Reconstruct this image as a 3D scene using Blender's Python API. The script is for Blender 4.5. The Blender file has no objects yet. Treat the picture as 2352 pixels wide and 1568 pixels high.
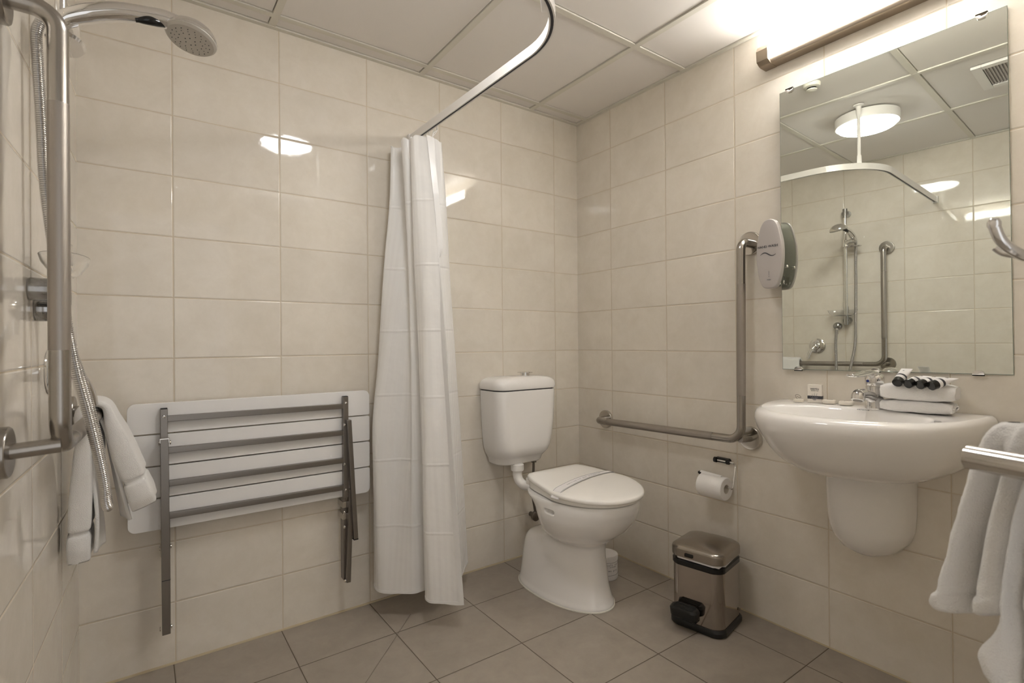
import bpy, bmesh, math, random
from mathutils import Vector, Matrix, noise
random.seed(7)
SC = bpy.context.scene
COL = SC.collection
PI = math.pi

# ------------------------------------------------------------------ room numbers (metres)
TH, TW = 0.2035, 0.3348          # wall tile module
CEIL = 2.232
def LX(y): return -2.083 + 0.040 * y      # left wall plane
LN = Vector((1, -0.04, 0)).normalized()
FRONT = -2.75

# ------------------------------------------------------------------ materials
MATS = {}
def mat(name, color=(0.8, 0.8, 0.8), rough=0.5, metal=0.0, spec=0.5, trans=0.0, ior=1.45, emit=None, estr=0, coat=0, aniso=0, sheen=0):
    m = bpy.data.materials.new(name); m.use_nodes = True
    b = m.node_tree.nodes['Principled BSDF']
    b.inputs['Base Color'].default_value = (*color, 1)
    b.inputs['Roughness'].default_value = rough
    b.inputs['Metallic'].default_value = metal
    b.inputs['Specular IOR Level'].default_value = spec
    b.inputs['IOR'].default_value = ior
    b.inputs['Transmission Weight'].default_value = trans
    b.inputs['Coat Weight'].default_value = coat
    b.inputs['Coat Roughness'].default_value = 0.04
    b.inputs['Anisotropic'].default_value = aniso
    b.inputs['Sheen Weight'].default_value = sheen
    if emit:
        b.inputs['Emission Color'].default_value = (*emit, 1)
        b.inputs['Emission Strength'].default_value = estr
    MATS[name] = m
    return m
def N(m, t, **kw):
    n = m.node_tree.nodes.new(t)
    for k, v in kw.items(): setattr(n, k, v)
    return n
def L(m, a, b): m.node_tree.links.new(a, b)
def noise_bump(m, scale, strength, dist=0.001, detail=2, coords='Object', stretch=None):
    tc = N(m, 'ShaderNodeTexCoord'); nz = N(m, 'ShaderNodeTexNoise'); bp = N(m, 'ShaderNodeBump')
    nz.inputs['Scale'].default_value = scale; nz.inputs['Detail'].default_value = detail
    bp.inputs['Strength'].default_value = strength; bp.inputs['Distance'].default_value = dist
    src = tc.outputs[coords]
    if stretch:
        mp = N(m, 'ShaderNodeMapping'); mp.inputs['Scale'].default_value = stretch
        L(m, src, mp.inputs['Vector']); src = mp.outputs['Vector']
    L(m, src, nz.inputs['Vector']); L(m, nz.outputs['Fac'], bp.inputs['Height'])
    L(m, bp.outputs['Normal'], m.node_tree.nodes['Principled BSDF'].inputs['Normal'])
    return m
def math_(m, op, a, b=None, c=None):
    n = N(m, 'ShaderNodeMath', operation=op)
    for i, v in enumerate((a, b, c)):
        if v is None: continue
        if isinstance(v, (int, float)): n.inputs[i].default_value = v
        else: L(m, v, n.inputs[i])
    return n.outputs[0]

def tile_mat(name, axis, offs, tw, th, c1, c2, cg, rough, grout=0.0022, wav=0.25, diag=False):
    """glazed tiles on a world grid: axis = which coordinate runs sideways, offs = (side, up) joint position"""
    m = mat(name, c1, rough)
    b = m.node_tree.nodes['Principled BSDF']
    tc = N(m, 'ShaderNodeTexCoord'); sp = N(m, 'ShaderNodeSeparateXYZ'); L(m, tc.outputs['Object'], sp.inputs[0])
    u = sp.outputs[axis[0]]; v = sp.outputs[axis[1]]
    us = math_(m, 'DIVIDE', math_(m, 'SUBTRACT', u, offs[0]), tw)
    vs = math_(m, 'DIVIDE', math_(m, 'SUBTRACT', v, offs[1]), th)
    def edge(x, size):   # distance in metres to the nearest joint
        f = math_(m, 'FRACT', x)
        return math_(m, 'MULTIPLY', math_(m, 'MINIMUM', f, math_(m, 'SUBTRACT', 1.0, f)), size)
    d = math_(m, 'MINIMUM', edge(us, tw), edge(vs, th))
    if diag:   # fall line cut through the floor tiles
        (x0, y0), (x1, y1) = diag
        ln = math.hypot(x1 - x0, y1 - y0); nx, ny = -(y1 - y0) / ln, (x1 - x0) / ln; ex, ey = (x1 - x0) / ln, (y1 - y0) / ln
        dd = math_(m, 'ABSOLUTE', math_(m, 'ADD', math_(m, 'MULTIPLY', u, nx), math_(m, 'SUBTRACT', math_(m, 'MULTIPLY', v, ny), nx * x0 + ny * y0)))
        t = math_(m, 'SUBTRACT', math_(m, 'ADD', math_(m, 'MULTIPLY', u, ex), math_(m, 'MULTIPLY', v, ey)), ex * x0 + ey * y0)
        out = math_(m, 'ADD', math_(m, 'MULTIPLY', math_(m, 'LESS_THAN', t, 0.0), 1.0), math_(m, 'MULTIPLY', math_(m, 'GREATER_THAN', t, ln), 1.0))
        d = math_(m, 'MINIMUM', d, math_(m, 'ADD', math_(m, 'ADD', dd, 0.0008), out))
    fac = N(m, 'ShaderNodeMapRange'); fac.inputs['From Min'].default_value = grout * 0.5; fac.inputs['From Max'].default_value = grout * 0.5 + 0.0006
    L(m, d, fac.inputs['Value'])
    # per tile id
    cx = N(m, 'ShaderNodeCombineXYZ'); L(m, math_(m, 'FLOOR', us), cx.inputs[0]); L(m, math_(m, 'FLOOR', vs), cx.inputs[1])
    wn = N(m, 'ShaderNodeTexWhiteNoise'); L(m, cx.outputs[0], wn.inputs['Vector'])
    # marbling, shifted per tile so that it breaks at the joints
    sh = N(m, 'ShaderNodeVectorMath', operation='MULTIPLY_ADD'); L(m, wn.outputs['Color'], sh.inputs[0]); sh.inputs[1].default_value = (9, 9, 9); L(m, tc.outputs['Object'], sh.inputs[2])
    nz = N(m, 'ShaderNodeTexNoise'); nz.inputs['Scale'].default_value = 9.0; nz.inputs['Detail'].default_value = 11; nz.inputs['Roughness'].default_value = 0.70; nz.inputs['Distortion'].default_value = 0.3
    L(m, sh.outputs[0], nz.inputs['Vector'])
    r = N(m, 'ShaderNodeValToRGB'); r.color_ramp.elements[0].position = 0.34; r.color_ramp.elements[1].position = 0.66
    r.color_ramp.elements[0].color = (*c2, 1); r.color_ramp.elements[1].color = (*c1, 1)
    L(m, nz.outputs['Fac'], r.inputs[0])
    hv = N(m, 'ShaderNodeHueSaturation'); L(m, r.outputs[0], hv.inputs['Color'])
    L(m, math_(m, 'MULTIPLY_ADD', wn.outputs['Value'], 0.05, 0.975), hv.inputs['Value'])
    mx = N(m, 'ShaderNodeMix', data_type='RGBA'); L(m, fac.outputs[0], mx.inputs['Factor'])
    mx.inputs['A'].default_value = (*cg, 1); L(m, hv.outputs[0], mx.inputs['B'])
    L(m, mx.outputs['Result'], b.inputs['Base Color'])
    rr = math_(m, 'MULTIPLY_ADD', fac.outputs[0], rough - 0.8, 0.8); L(m, rr, b.inputs['Roughness'])
    # height: pillowed edge + waviness
    pe = N(m, 'ShaderNodeMapRange', interpolation_type='SMOOTHSTEP'); pe.inputs['From Min'].default_value = grout * 0.4; pe.inputs['From Max'].default_value = grout * 0.5 + 0.0035
    L(m, d, pe.inputs['Value'])
    b1 = N(m, 'ShaderNodeBump'); b1.inputs['Strength'].default_value = 1.0; b1.inputs['Distance'].default_value = 0.0011; L(m, pe.outputs[0], b1.inputs['Height'])
    n2 = N(m, 'ShaderNodeTexNoise'); n2.inputs['Scale'].default_value = 55; n2.inputs['Detail'].default_value = 1.5; L(m, tc.outputs['Object'], n2.inputs['Vector'])
    b2 = N(m, 'ShaderNodeBump'); b2.inputs['Strength'].default_value = wav; b2.inputs['Distance'].default_value = 0.00025
    L(m, n2.outputs['Fac'], b2.inputs['Height']); L(m, b1.outputs[0], b2.inputs['Normal']); L(m, b2.outputs[0], b.inputs['Normal'])
    return m

WC1, WC2, WG = (0.800, 0.753, 0.678), (0.728, 0.678, 0.596), (0.62, 0.54, 0.42)
tile_back = tile_mat('cream_tile_back', (0, 2), (-0.1615, 0), TW, TH, WC1, WC2, WG, 0.045)
tile_right = tile_mat('cream_tile_right', (1, 2), (-0.2459, 0), TW, TH, WC1, WC2, WG, 0.045)
tile_left = tile_mat('cream_tile_left', (1, 2), (-0.632 + TW * 2, 0), TW, TH, WC1, WC2, WG, 0.045)
tile_floor = tile_mat('taupe_floor_tile', (0, 1), (-0.1665, -0.27), 0.3350, 0.3265, (0.385, 0.34, 0.288), (0.320, 0.281, 0.236), (0.12, 0.095, 0.07), 0.42, grout=0.0026, wav=0.5, diag=((-1.07, -0.18), (-1.40, -0.52)))

m_ceil = noise_bump(mat('ceiling_panel_white', (0.84, 0.81, 0.78), 0.85, spec=0.2), 160, 0.2)
m_grid = mat('ceiling_grid_white', (0.74, 0.715, 0.64), 0.45)
m_dark = mat('gap_shade_paint', (0.05, 0.05, 0.05), 0.9)  # near-black paint standing in for shade between ceiling panels and grid
m_grout = mat('sealant_bead', (0.52, 0.44, 0.30), 0.6)
m_steel = noise_bump(mat('brushed_stainless', (0.40, 0.375, 0.345), 0.27, 1.0, aniso=0.3), 300, 0.06, stretch=(1, 1, 0.05))
m_steelg = noise_bump(mat('peened_stainless', (0.39, 0.36, 0.33), 0.42, 1.0), 900, 0.35, 0.0004)
m_steelp = mat('polished_stainless', (0.60, 0.575, 0.54), 0.13, 1.0)
m_flat = noise_bump(mat('satin_steel_frame', (0.27, 0.25, 0.23), 0.32, 1.0, aniso=0.4), 220, 0.08, stretch=(0.05, 1, 1))
m_chrome = mat('chrome', (0.80, 0.79, 0.78), 0.045, 1.0)
m_hose = mat('ribbed_hose_chrome', (0.62, 0.61, 0.60), 0.12, 1.0)
m_chromed = mat('dark_chrome', (0.42, 0.42, 0.42), 0.12, 1.0)
m_binst = noise_bump(mat('polished_bin_steel', (0.44, 0.40, 0.365), 0.08, 1.0), 14, 0.12, 0.001)
m_binlid = noise_bump(mat('scuffed_lid_steel', (0.40, 0.365, 0.325), 0.24, 1.0), 40, 0.1, 0.001)
m_black = noise_bump(mat('black_plastic', (0.012, 0.012, 0.012), 0.33), 250, 0.1)
m_blackg = mat('gloss_black_plastic', (0.01, 0.01, 0.01), 0.12)
m_white = mat('white_ceramic', (0.90, 0.885, 0.87), 0.06, coat=0.5)
m_seatpl = mat('toilet_seat_plastic', (0.89, 0.87, 0.835), 0.12)
m_plast = mat('white_plastic', (0.89, 0.875, 0.855), 0.3)
m_slat = noise_bump(mat('white_slat_plastic', (0.87, 0.865, 0.865), 0.42), 300, 0.08)
m_track = mat('white_powder_coat', (0.86, 0.84, 0.82), 0.14)
m_clear = mat('clear_plastic', (1, 1, 1), 0.03, trans=1.0, ior=1.49)
m_towel = noise_bump(mat('white_terry', (0.91, 0.895, 0.88), 0.95, spec=0.1, sheen=0.3), 700, 0.8, 0.003, 3)
m_towelband = noise_bump(mat('white_towel_band', (0.91, 0.895, 0.88), 0.9, spec=0.1, sheen=0.2), 900, 0.3, 0.001, 2)
m_paper = noise_bump(mat('tissue_paper', (0.90, 0.885, 0.875), 0.95, spec=0.1), 200, 0.3)
m_wrap = mat('grey_white_wrapper', (0.72, 0.69, 0.67), 0.6)
m_bandp = mat('white_paper_band', (0.80, 0.78, 0.78), 0.55)
m_ink_shade = mat('dark_print_and_shade', (0.05, 0.05, 0.06), 0.6)  # print colour, also painted as shade in grooves and joints
m_inkg = mat('grey_print', (0.25, 0.25, 0.27), 0.6)
m_card = mat('cream_carton', (0.78, 0.735, 0.67), 0.5)
m_soap = mat('cream_soap_wrap', (0.78, 0.73, 0.65), 0.35)
m_disp = noise_bump(mat('silver_plastic', (0.50, 0.47, 0.46), 0.38, 0.25), 500, 0.05)
m_dispb = mat('grey_green_plastic', (0.20, 0.20, 0.175), 0.38, 0.2)
m_mirror = mat('mirror_silver', (0.80, 0.83, 0.775), 0.0, 1.0)
m_edge = mat('mirror_edge', (0.32, 0.38, 0.34), 0.15, 0.6)
m_bronze = mat('satin_bronze_metal', (0.36, 0.30, 0.235), 0.35, 0.8)
m_pipe = mat('dull_metal_fitting', (0.20, 0.175, 0.15), 0.35, 0.8)
m_spray = mat('grey_spray_plate', (0.52, 0.49, 0.44), 0.4)
m_beige = mat('white_detector_plastic', (0.74, 0.72, 0.64), 0.4)
m_liner = mat('white_bin_liner', (0.82, 0.80, 0.79), 0.35, trans=0.15)
m_lampc = mat('ceiling_lamp_diffuser', (0.9, 0.9, 0.9), 0.4, emit=(1.0, 0.985, 0.965), estr=16.0)
m_lampw = mat('wall_lamp_diffuser', (0.9, 0.9, 0.9), 0.4, emit=(1.0, 0.972, 0.925), estr=23.0)

# satin curtain: translucent cloth with woven stripes
m_curt = mat('white_satin_curtain', (0.965, 0.96, 0.955), 0.36, sheen=0.15)
def curtain_nodes(m):
    nt = m.node_tree; b = nt.nodes['Principled BSDF']; out = nt.nodes['Material Output']
    uv = N(m, 'ShaderNodeUVMap'); sp = N(m, 'ShaderNodeSeparateXYZ'); L(m, uv.outputs[0], sp.inputs[0])
    w = N(m, 'ShaderNodeTexWave', wave_type='BANDS', bands_direction='X'); w.inputs['Scale'].default_value = 14; w.inputs['Distortion'].default_value = 0
    L(m, uv.outputs[0], w.inputs['Vector'])
    st = N(m, 'ShaderNodeMapRange'); st.inputs['From Min'].default_value = 0.45; st.inputs['From Max'].default_value = 0.55
    st.inputs['To Min'].default_value = 0.24; st.inputs['To Max'].default_value = 0.46; L(m, w.outputs['Fac'], st.inputs['Value']); L(m, st.outputs[0], b.inputs['Roughness'])
    # horizontal packing creases
    cr = math_(m, 'FRACT', math_(m, 'MULTIPLY', sp.outputs[1], 7.0))
    cd = math_(m, 'MINIMUM', cr, math_(m, 'SUBTRACT', 1.0, cr))
    cm = N(m, 'ShaderNodeMapRange', interpolation_type='SMOOTHSTEP'); cm.inputs['From Max'].default_value = 0.03; L(m, cd, cm.inputs['Value'])
    tc = N(m, 'ShaderNodeTexCoord'); nz = N(m, 'ShaderNodeTexNoise'); nz.inputs['Scale'].default_value = 14; nz.inputs['Detail'].default_value = 2
    L(m, tc.outputs['Object'], nz.inputs['Vector'])
    h = math_(m, 'ADD', math_(m, 'MULTIPLY', cm.outputs[0], -0.35), nz.outputs['Fac'])
    bp = N(m, 'ShaderNodeBump'); bp.inputs['Strength'].default_value = 0.75; bp.inputs['Distance'].default_value = 0.005
    L(m, h, bp.inputs['Height']); L(m, bp.outputs[0], b.inputs['Normal'])
    tr = N(m, 'ShaderNodeBsdfTranslucent'); tr.inputs['Color'].default_value = (0.95, 0.94, 0.93, 1)
    mx = N(m, 'ShaderNodeMixShader'); mx.inputs[0].default_value = 0.2
    L(m, b.outputs[0], mx.inputs[1]); L(m, tr.outputs[0], mx.inputs[2]); L(m, mx.outputs[0], out.inputs['Surface'])
curtain_nodes(m_curt)

# ------------------------------------------------------------------ object helpers
def thing(name, label, cat, loc=(0, 0, 0), group=None):
    o = bpy.data.objects.new(name, None); COL.objects.link(o); o.location = loc
    o['label'] = label; o['category'] = cat
    if group: o['group'] = group
    o.empty_display_size = 0.05
    return o
def world_loc(o):
    v = Vector((0, 0, 0))
    while o is not None: v += Vector(o.location); o = o.parent
    return v
def obj(name, bm, m, parent=None, origin=None, sharp=38, label=None, smooth=True):
    """bm holds world coordinates; the object's origin is its parent's (children) or the given base point"""
    if not isinstance(bm, bpy.types.Mesh):
        bmesh.ops.remove_doubles(bm, verts=bm.verts, dist=1e-6)
        bmesh.ops.recalc_face_normals(bm, faces=bm.faces)
    org = world_loc(parent) if parent is not None else Vector(origin or (0, 0, 0))
    if isinstance(bm, bpy.types.Mesh):
        me = bm; me.transform(Matrix.Translation(-org))
    else:
        bmesh.ops.translate(bm, vec=-org, verts=bm.verts)
        for f in bm.faces: f.smooth = smooth
        a = math.radians(sharp)
        for e in bm.edges:
            if len(e.link_faces) == 2:
                try:
                    if e.calc_face_angle() > a: e.smooth = False
                except ValueError: pass
        me = bpy.data.meshes.new(name); bm.to_mesh(me); bm.free()
    o = bpy.data.objects.new(name, me); COL.objects.link(o)
    me.materials.clear(); me.materials.append(m)
    if smooth and len(me.polygons) > 6:
        wn = o.modifiers.new('weighted_normal', 'WEIGHTED_NORMAL'); wn.keep_sharp = True; wn.weight = 80
    if parent is not None: o.parent = parent
    else: o.location = org
    if label: o['label'] = label
    return o
def tag(o, label, cat, group=None):
    o['label'] = label; o['category'] = cat
    if group: o['group'] = group
    return o
def struct(o): o['kind'] = 'structure'; return o

def B(): return bmesh.new()
def box(bm, lo, hi, bev=0.0, seg=2, M=None):
    lo = Vector(lo); hi = Vector(hi); c = (lo + hi) / 2; s = hi - lo
    t = bmesh.new(); bmesh.ops.create_cube(t, size=1.0)
    bmesh.ops.scale(t, vec=(abs(s.x), abs(s.y), abs(s.z)), verts=t.verts)
    if bev > 0: bmesh.ops.bevel(t, geom=t.edges[:], offset=bev, segments=seg, profile=0.5, affect='EDGES')
    bmesh.ops.translate(t, vec=c, verts=t.verts)
    if M is not None: bmesh.ops.transform(t, matrix=M, verts=t.verts)
    merge(bm, t); return bm
def merge(bm, t):
    me = bpy.data.meshes.new('tmp'); t.to_mesh(me); t.free(); bm.from_mesh(me); bpy.data.meshes.remove(me)
def catmull(pts, n, closed=False):
    pts = [Vector(p) for p in pts]; out = []; k = len(pts)
    rng = range(k) if closed else range(k - 1)
    for i in rng:
        if closed: p0, p1, p2, p3 = pts[(i - 1) % k], pts[i], pts[(i + 1) % k], pts[(i + 2) % k]
        else: p0, p1, p2, p3 = pts[max(i - 1, 0)], pts[i], pts[i + 1], pts[min(i + 2, k - 1)]
        for j in range(n):
            t = j / n
            out.append(0.5 * ((2 * p1) + (p2 - p0) * t + (2 * p0 - 5 * p1 + 4 * p2 - p3) * t * t + (3 * p1 - p0 - 3 * p2 + p3) * t ** 3))
    if not closed: out.append(pts[-1])
    return out
def fillet(pts, r, n=8):
    """polyline with rounded corners; r may be a list"""
    pts = [Vector(p) for p in pts]; out = [pts[0]]
    for i in range(1, len(pts) - 1):
        rr = r[i - 1] if isinstance(r, (list, tuple)) else r
        a = (pts[i - 1] - pts[i]).normalized(); b = (pts[i + 1] - pts[i]).normalized()
        ang = a.angle(b)
        d = min(rr / math.tan(ang / 2), (pts[i - 1] - pts[i]).length * 0.49, (pts[i + 1] - pts[i]).length * 0.49)
        p0 = pts[i] + a * d; p1 = pts[i] + b * d
        cdir = (a + b).normalized(); rc = d * math.tan(ang / 2); cen = pts[i] + cdir * (rc / math.sin(ang / 2))
        v0 = p0 - cen; v1 = p1 - cen; tot = v0.angle(v1); ax = v0.cross(v1).normalized()
        for j in range(n + 1): out.append(cen + Matrix.Rotation(tot * j / n, 3, ax) @ v0)
    out.append(pts[-1]); return out
def rings_mesh(bm, rings, cap0=True, cap1=True, closed=True, wrap=False):
    vs = [[bm.verts.new(p) for p in r] for r in rings]; n = len(vs[0])
    R = range(len(vs)) if wrap else range(len(vs) - 1)
    for i in R:
        a, b = vs[i], vs[(i + 1) % len(vs)]
        for j in range(n if closed else n - 1):
            k = (j + 1) % n
            try: bm.faces.new((a[j], a[k], b[k], b[j]))
            except ValueError: pass
    if closed and not wrap:
        if cap0: bm.faces.new(vs[0][::-1])
        if cap1: bm.faces.new(vs[-1])
    return vs
def tube(bm, pts, r, seg=16, caps=True, shape=None):
    pts = [Vector(p) for p in pts]
    q = [pts[0]]
    for p in pts[1:]:
        if (p - q[-1]).length > 1e-6: q.append(p)
    pts = q; rings = []; t0 = (pts[1] - pts[0]).normalized()
    up = Vector((0, 0, 1)) if abs(t0.z) < 0.9 else Vector((0, 1, 0))
    nrm = (up - t0 * up.dot(t0)).normalized()
    for i, p in enumerate(pts):
        t = ((pts[min(i + 1, len(pts) - 1)] - p).normalized() + (p - pts[max(i - 1, 0)]).normalized())
        t = t.normalized() if t.length > 1e-9 else t0
        nrm = (nrm - t * nrm.dot(t)).normalized(); bn = t.cross(nrm)
        rad = r[i] if isinstance(r, (list, tuple)) else r
        if shape: rings.append([p + nrm * a * (1 if not isinstance(r, (list, tuple)) else rad) + bn * b_ * (1 if not isinstance(r, (list, tuple)) else rad) for a, b_ in shape])
        else: rings.append([p + (nrm * math.cos(2 * PI * k / seg) + bn * math.sin(2 * PI * k / seg)) * rad for k in range(seg)])
    rings_mesh(bm, rings, caps, caps); return bm
def lathe(bm, prof, center, axis, seg=32, ref=None):
    """prof = [(radius, height along axis)]"""
    ax = Vector(axis).normalized(); c = Vector(center)
    rf = Vector(ref) if ref else (Vector((0, 0, 1)) if abs(ax.z) < 0.9 else Vector((1, 0, 0)))
    u = (rf - ax * rf.dot(ax)).normalized(); v = ax.cross(u)
    rings = [[c + ax * h + (u * math.cos(2 * PI * k / seg) + v * math.sin(2 * PI * k / seg)) * max(r, 1e-5) for k in range(seg)] for r, h in prof]
    rings_mesh(bm, rings, True, True); return bm
def rrect(cx, cy, hx, hy, r, n=6):
    out = []
    r = min(r, hx * 0.999, hy * 0.999)
    for qx, qy, a0 in ((1, 1, 0), (-1, 1, PI / 2), (-1, -1, PI), (1, -1, 1.5 * PI)):
        for k in range(n + 1):
            a = a0 + PI / 2 * k / n
            out.append((cx + qx * (hx - r) + r * math.cos(a), cy + qy * (hy - r) + r * math.sin(a)))
    return out
def prism(bm, outline, a, b, axis, bev=0.0):
    """outline of 2d points extruded from a to b along axis ('x','y','z')"""
    def P(p, h):
        return {'x': (h, p[0], p[1]), 'y': (p[0], h, p[1]), 'z': (p[0], p[1], h)}[axis]
    t = bmesh.new(); rings_mesh(t, [[P(p, a) for p in outline], [P(p, b) for p in outline]])
    if bev > 0:
        bmesh.ops.recalc_face_normals(t, faces=t.faces)
        es = [e for e in t.edges if len(e.link_faces) == 2 and e.calc_face_angle() > 1.2 and abs((e.verts[0].co - e.verts[1].co).normalized()['xyz'.index(axis)]) < 0.5]
        bmesh.ops.bevel(t, geom=es, offset=bev, segments=2, profile=0.5, affect='EDGES')
    merge(bm, t); return bm
def grid_surface(rows, nu, nv, closed_u=False):
    """smooth grid through rows of points"""
    rr = [catmull(r, nu, closed_u) for r in rows]
    cols = [catmull([r[j] for r in rr], nv) for j in range(len(rr[0]))]
    return [[cols[j][i] for j in range(len(cols))] for i in range(len(cols[0]))]
def text_mesh(body, size, M, extrude=0.0002, align='CENTER'):
    cu = bpy.data.curves.new('tmp_text', 'FONT'); cu.body = body; cu.size = size; cu.align_x = align; cu.align_y = 'CENTER'; cu.extrude = extrude
    cu.resolution_u = 3
    o = bpy.data.objects.new('tmp_text', cu); COL.objects.link(o)
    dg = bpy.context.evaluated_depsgraph_get(); me = bpy.data.meshes.new_from_object(o.evaluated_get(dg))
    bpy.data.objects.remove(o); bpy.data.curves.remove(cu)
    me.transform(M); return me
def frame(origin, xdir, ydir):
    x = Vector(xdir).normalized(); y = Vector(ydir).normalized(); z = x.cross(y)
    M = Matrix(((x.x, y.x, z.x, origin[0]), (x.y, y.y, z.y, origin[1]), (x.z, y.z, z.z, origin[2]), (0, 0, 0, 1)))
    return M
def add_mesh(bm, me):
    bm.from_mesh(me); bpy.data.meshes.remove(me)
def sub(o, lv=1):
    md = o.modifiers.new('sub', 'SUBSURF'); md.levels = lv; md.render_levels = lv; return o
# ------------------------------------------------------------------ setting
def quad(name, pts, m, thick_dir):
    bm = B(); p = [Vector(q) for q in pts]; t = Vector(thick_dir)
    rings_mesh(bm, [p, [q + t for q in p]])
    return struct(obj(name, bm, m, smooth=False))
XR, YB = 0.0, 0.0
quad('wall_back', [(-2.35, 0, 0), (0.12, 0, 0), (0.12, 0, CEIL + 0.06), (-2.35, 0, CEIL + 0.06)], tile_back, (0, 0.12, 0))
quad('wall_right', [(0, 0, 0), (0, -2.0, 0), (0, -2.0, CEIL + 0.06), (0, 0, CEIL + 0.06)], tile_right, (0.12, 0, 0))
quad('wall_left', [(LX(0), 0, 0), (LX(FRONT), FRONT, 0), (LX(FRONT), FRONT, CEIL + 0.06), (LX(0), 0, CEIL + 0.06)], tile_left, (-0.12, 0, 0))
quad('wall_front', [(-0.98, -1.96, 0), (0, -1.96, 0), (0, -1.96, CEIL + 0.06), (-0.98, -1.96, CEIL + 0.06)], tile_back, (0, -0.10, 0))
bm = B()
for x0, x1, z0 in ((-2.35, -2.12, 0), (-1.22, -0.98, 0), (-2.12, -1.22, 2.06)): box(bm, (x0, FRONT - 0.1, z0), (x1, FRONT, CEIL + 0.06))  # opening added in the unseen wall so world light fills the room
struct(obj('wall_entry', bm, tile_back, smooth=False))
quad('wall_return', [(-0.98, -2.06, 0), (-0.98, FRONT, 0), (-0.98, FRONT, CEIL + 0.06), (-0.98, -2.06, CEIL + 0.06)], tile_right, (0.1, 0, 0))
quad('floor', [(-2.35, 0.12, 0), (0.12, 0.12, 0), (0.12, FRONT - 0.1, 0), (-2.35, FRONT - 0.1, 0)], tile_floor, (0, 0, -0.1))
# ceiling: near-black backing paints shade round lay-in panels in a T-bar grid
gx = [LX(-1.4) , -1.527, -0.925, -0.323, 0.0]
gy = [0.0, -0.085, -0.690, -1.305, -1.91, FRONT]
bm = B(); box(bm, (-2.35, FRONT - 0.1, CEIL + 0.0135), (0.12, 0.12, CEIL + 0.06))
gapshade_bm = bm; bm = B()
for i in range(4):
    for j in range(5):
        x0, x1 = gx[i], gx[i + 1]; y1, y0 = gy[j], gy[j + 1]
        a = 0.0128 if i > 0 else 0.03; b_ = 0.0150 if i < 3 else 0.0215
        c = 0.0128 if j < 4 else 0.02; d_ = 0.0152 if j > 0 else 0.0215
        if y1 - d_ - (y0 + c) < 0.02: continue
        box(bm, (x0 + a, y0 + c, CEIL + 0.0035), (x1 - b_, y1 - d_, CEIL + 0.014), 0.0006, 1)
ceil_ = struct(obj('ceiling', bm, m_ceil, smooth=False)); obj('ceiling_gap_shade', gapshade_bm, m_dark, ceil_, smooth=False)
bm = B()
for x in gx[1:-1]: box(bm, (x - 0.012, FRONT, CEIL - 0.0015), (x + 0.012, 0, CEIL + 0.013))
for y in gy[1:-1]: box(bm, (-2.3, y - 0.012, CEIL - 0.0012), (0, y + 0.012, CEIL + 0.013))
struct(obj('trim_1', bm, m_grid, smooth=False))
bm = B()
box(bm, (-2.3, -0.019, CEIL - 0.003), (0, 0, CEIL + 0.013)); box(bm, (-0.019, FRONT, CEIL - 0.0031), (0, 0, CEIL + 0.013))
prism(bm, [(LX(0) , 0), (LX(0) + 0.019, 0), (LX(FRONT) + 0.019, FRONT), (LX(FRONT), FRONT)], CEIL - 0.0029, CEIL + 0.013, 'z')
struct(obj('trim_2', bm, m_grid, smooth=False))
# sealant bead round the floor
bm = B()
tube(bm, [(LX(0), -0.001, 0.0005), (0, -0.001, 0.0005)], 0.0055, 8); tube(bm, [(-0.001, 0, 0.0005), (-0.001, -1.96, 0.0005)], 0.0035, 8)
tube(bm, [(LX(0) + 0.001, 0, 0.0005), (LX(FRONT) + 0.001, FRONT, 0.0005)], 0.0055, 8)
struct(obj('trim_3', bm, m_grout))

# ------------------------------------------------------------------ lamps
t = thing('ceiling_light', 'round white ceiling light with glowing flat diffuser, seen in the mirror', 'light', (-1.255, -1.022, CEIL))
bm = B(); lathe(bm, [(0.02, 0), (0.136, 0), (0.144, -0.004), (0.144, -0.044), (0.141, -0.050), (0.131, -0.050), (0.131, -0.040), (0.02, -0.040)], (-1.255, -1.022, CEIL - 0.001), (0, 0, 1), 64)
obj('housing', bm, m_plast, t)
bm = B(); lathe(bm, [(0.0, -0.041), (0.1305, -0.041), (0.1305, -0.056), (0.127, -0.062), (0.12, -0.0665), (0.06, -0.0695), (0.0, -0.070)], (-1.255, -1.022, CEIL), (0, 0, 1), 64)
obj('diffuser', bm, m_lampc, t)
t = thing('wall_light', 'long glowing strip light with bronze metal housing above the mirror', 'light', (0, -1.42, 2.07))
YA, YZ = -1.045, -1.795
prof = [(0, 2.078), (-0.032, 2.078), (-0.041, 2.081), (-0.047, 2.089), (-0.048, 2.096), (-0.04, 2.094), (-0.0, 2.094)]
bm = B(); rings_mesh(bm, [[(x, y, z) for x, z in prof] for y in (YA, YZ)])
capo = [(0, 2.077), (-0.038, 2.077), (-0.050, 2.080), (-0.065, 2.090), (-0.068, 2.128), (-0.060, 2.144), (-0.042, 2.156), (0, 2.160)]
for y0, y1 in ((YA, YA - 0.042), (YZ + 0.042, YZ)):
    rings_mesh(bm, [[(x, y0, z) for x, z in capo], [(x, y1, z) for x, z in capo]])
obj('housing', bm, m_bronze, t, sharp=30)
bm = B(); dp = [(-0.002, 2.0945), (-0.056, 2.0945), (-0.064, 2.101), (-0.066, 2.127), (-0.058, 2.142), (-0.040, 2.153), (-0.002, 2.157)]
rings_mesh(bm, [[(x, y, z) for x, z in dp] for y in (YA - 0.0425, YZ + 0.0425)])
obj('diffuser', bm, m_lampw, t)

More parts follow.
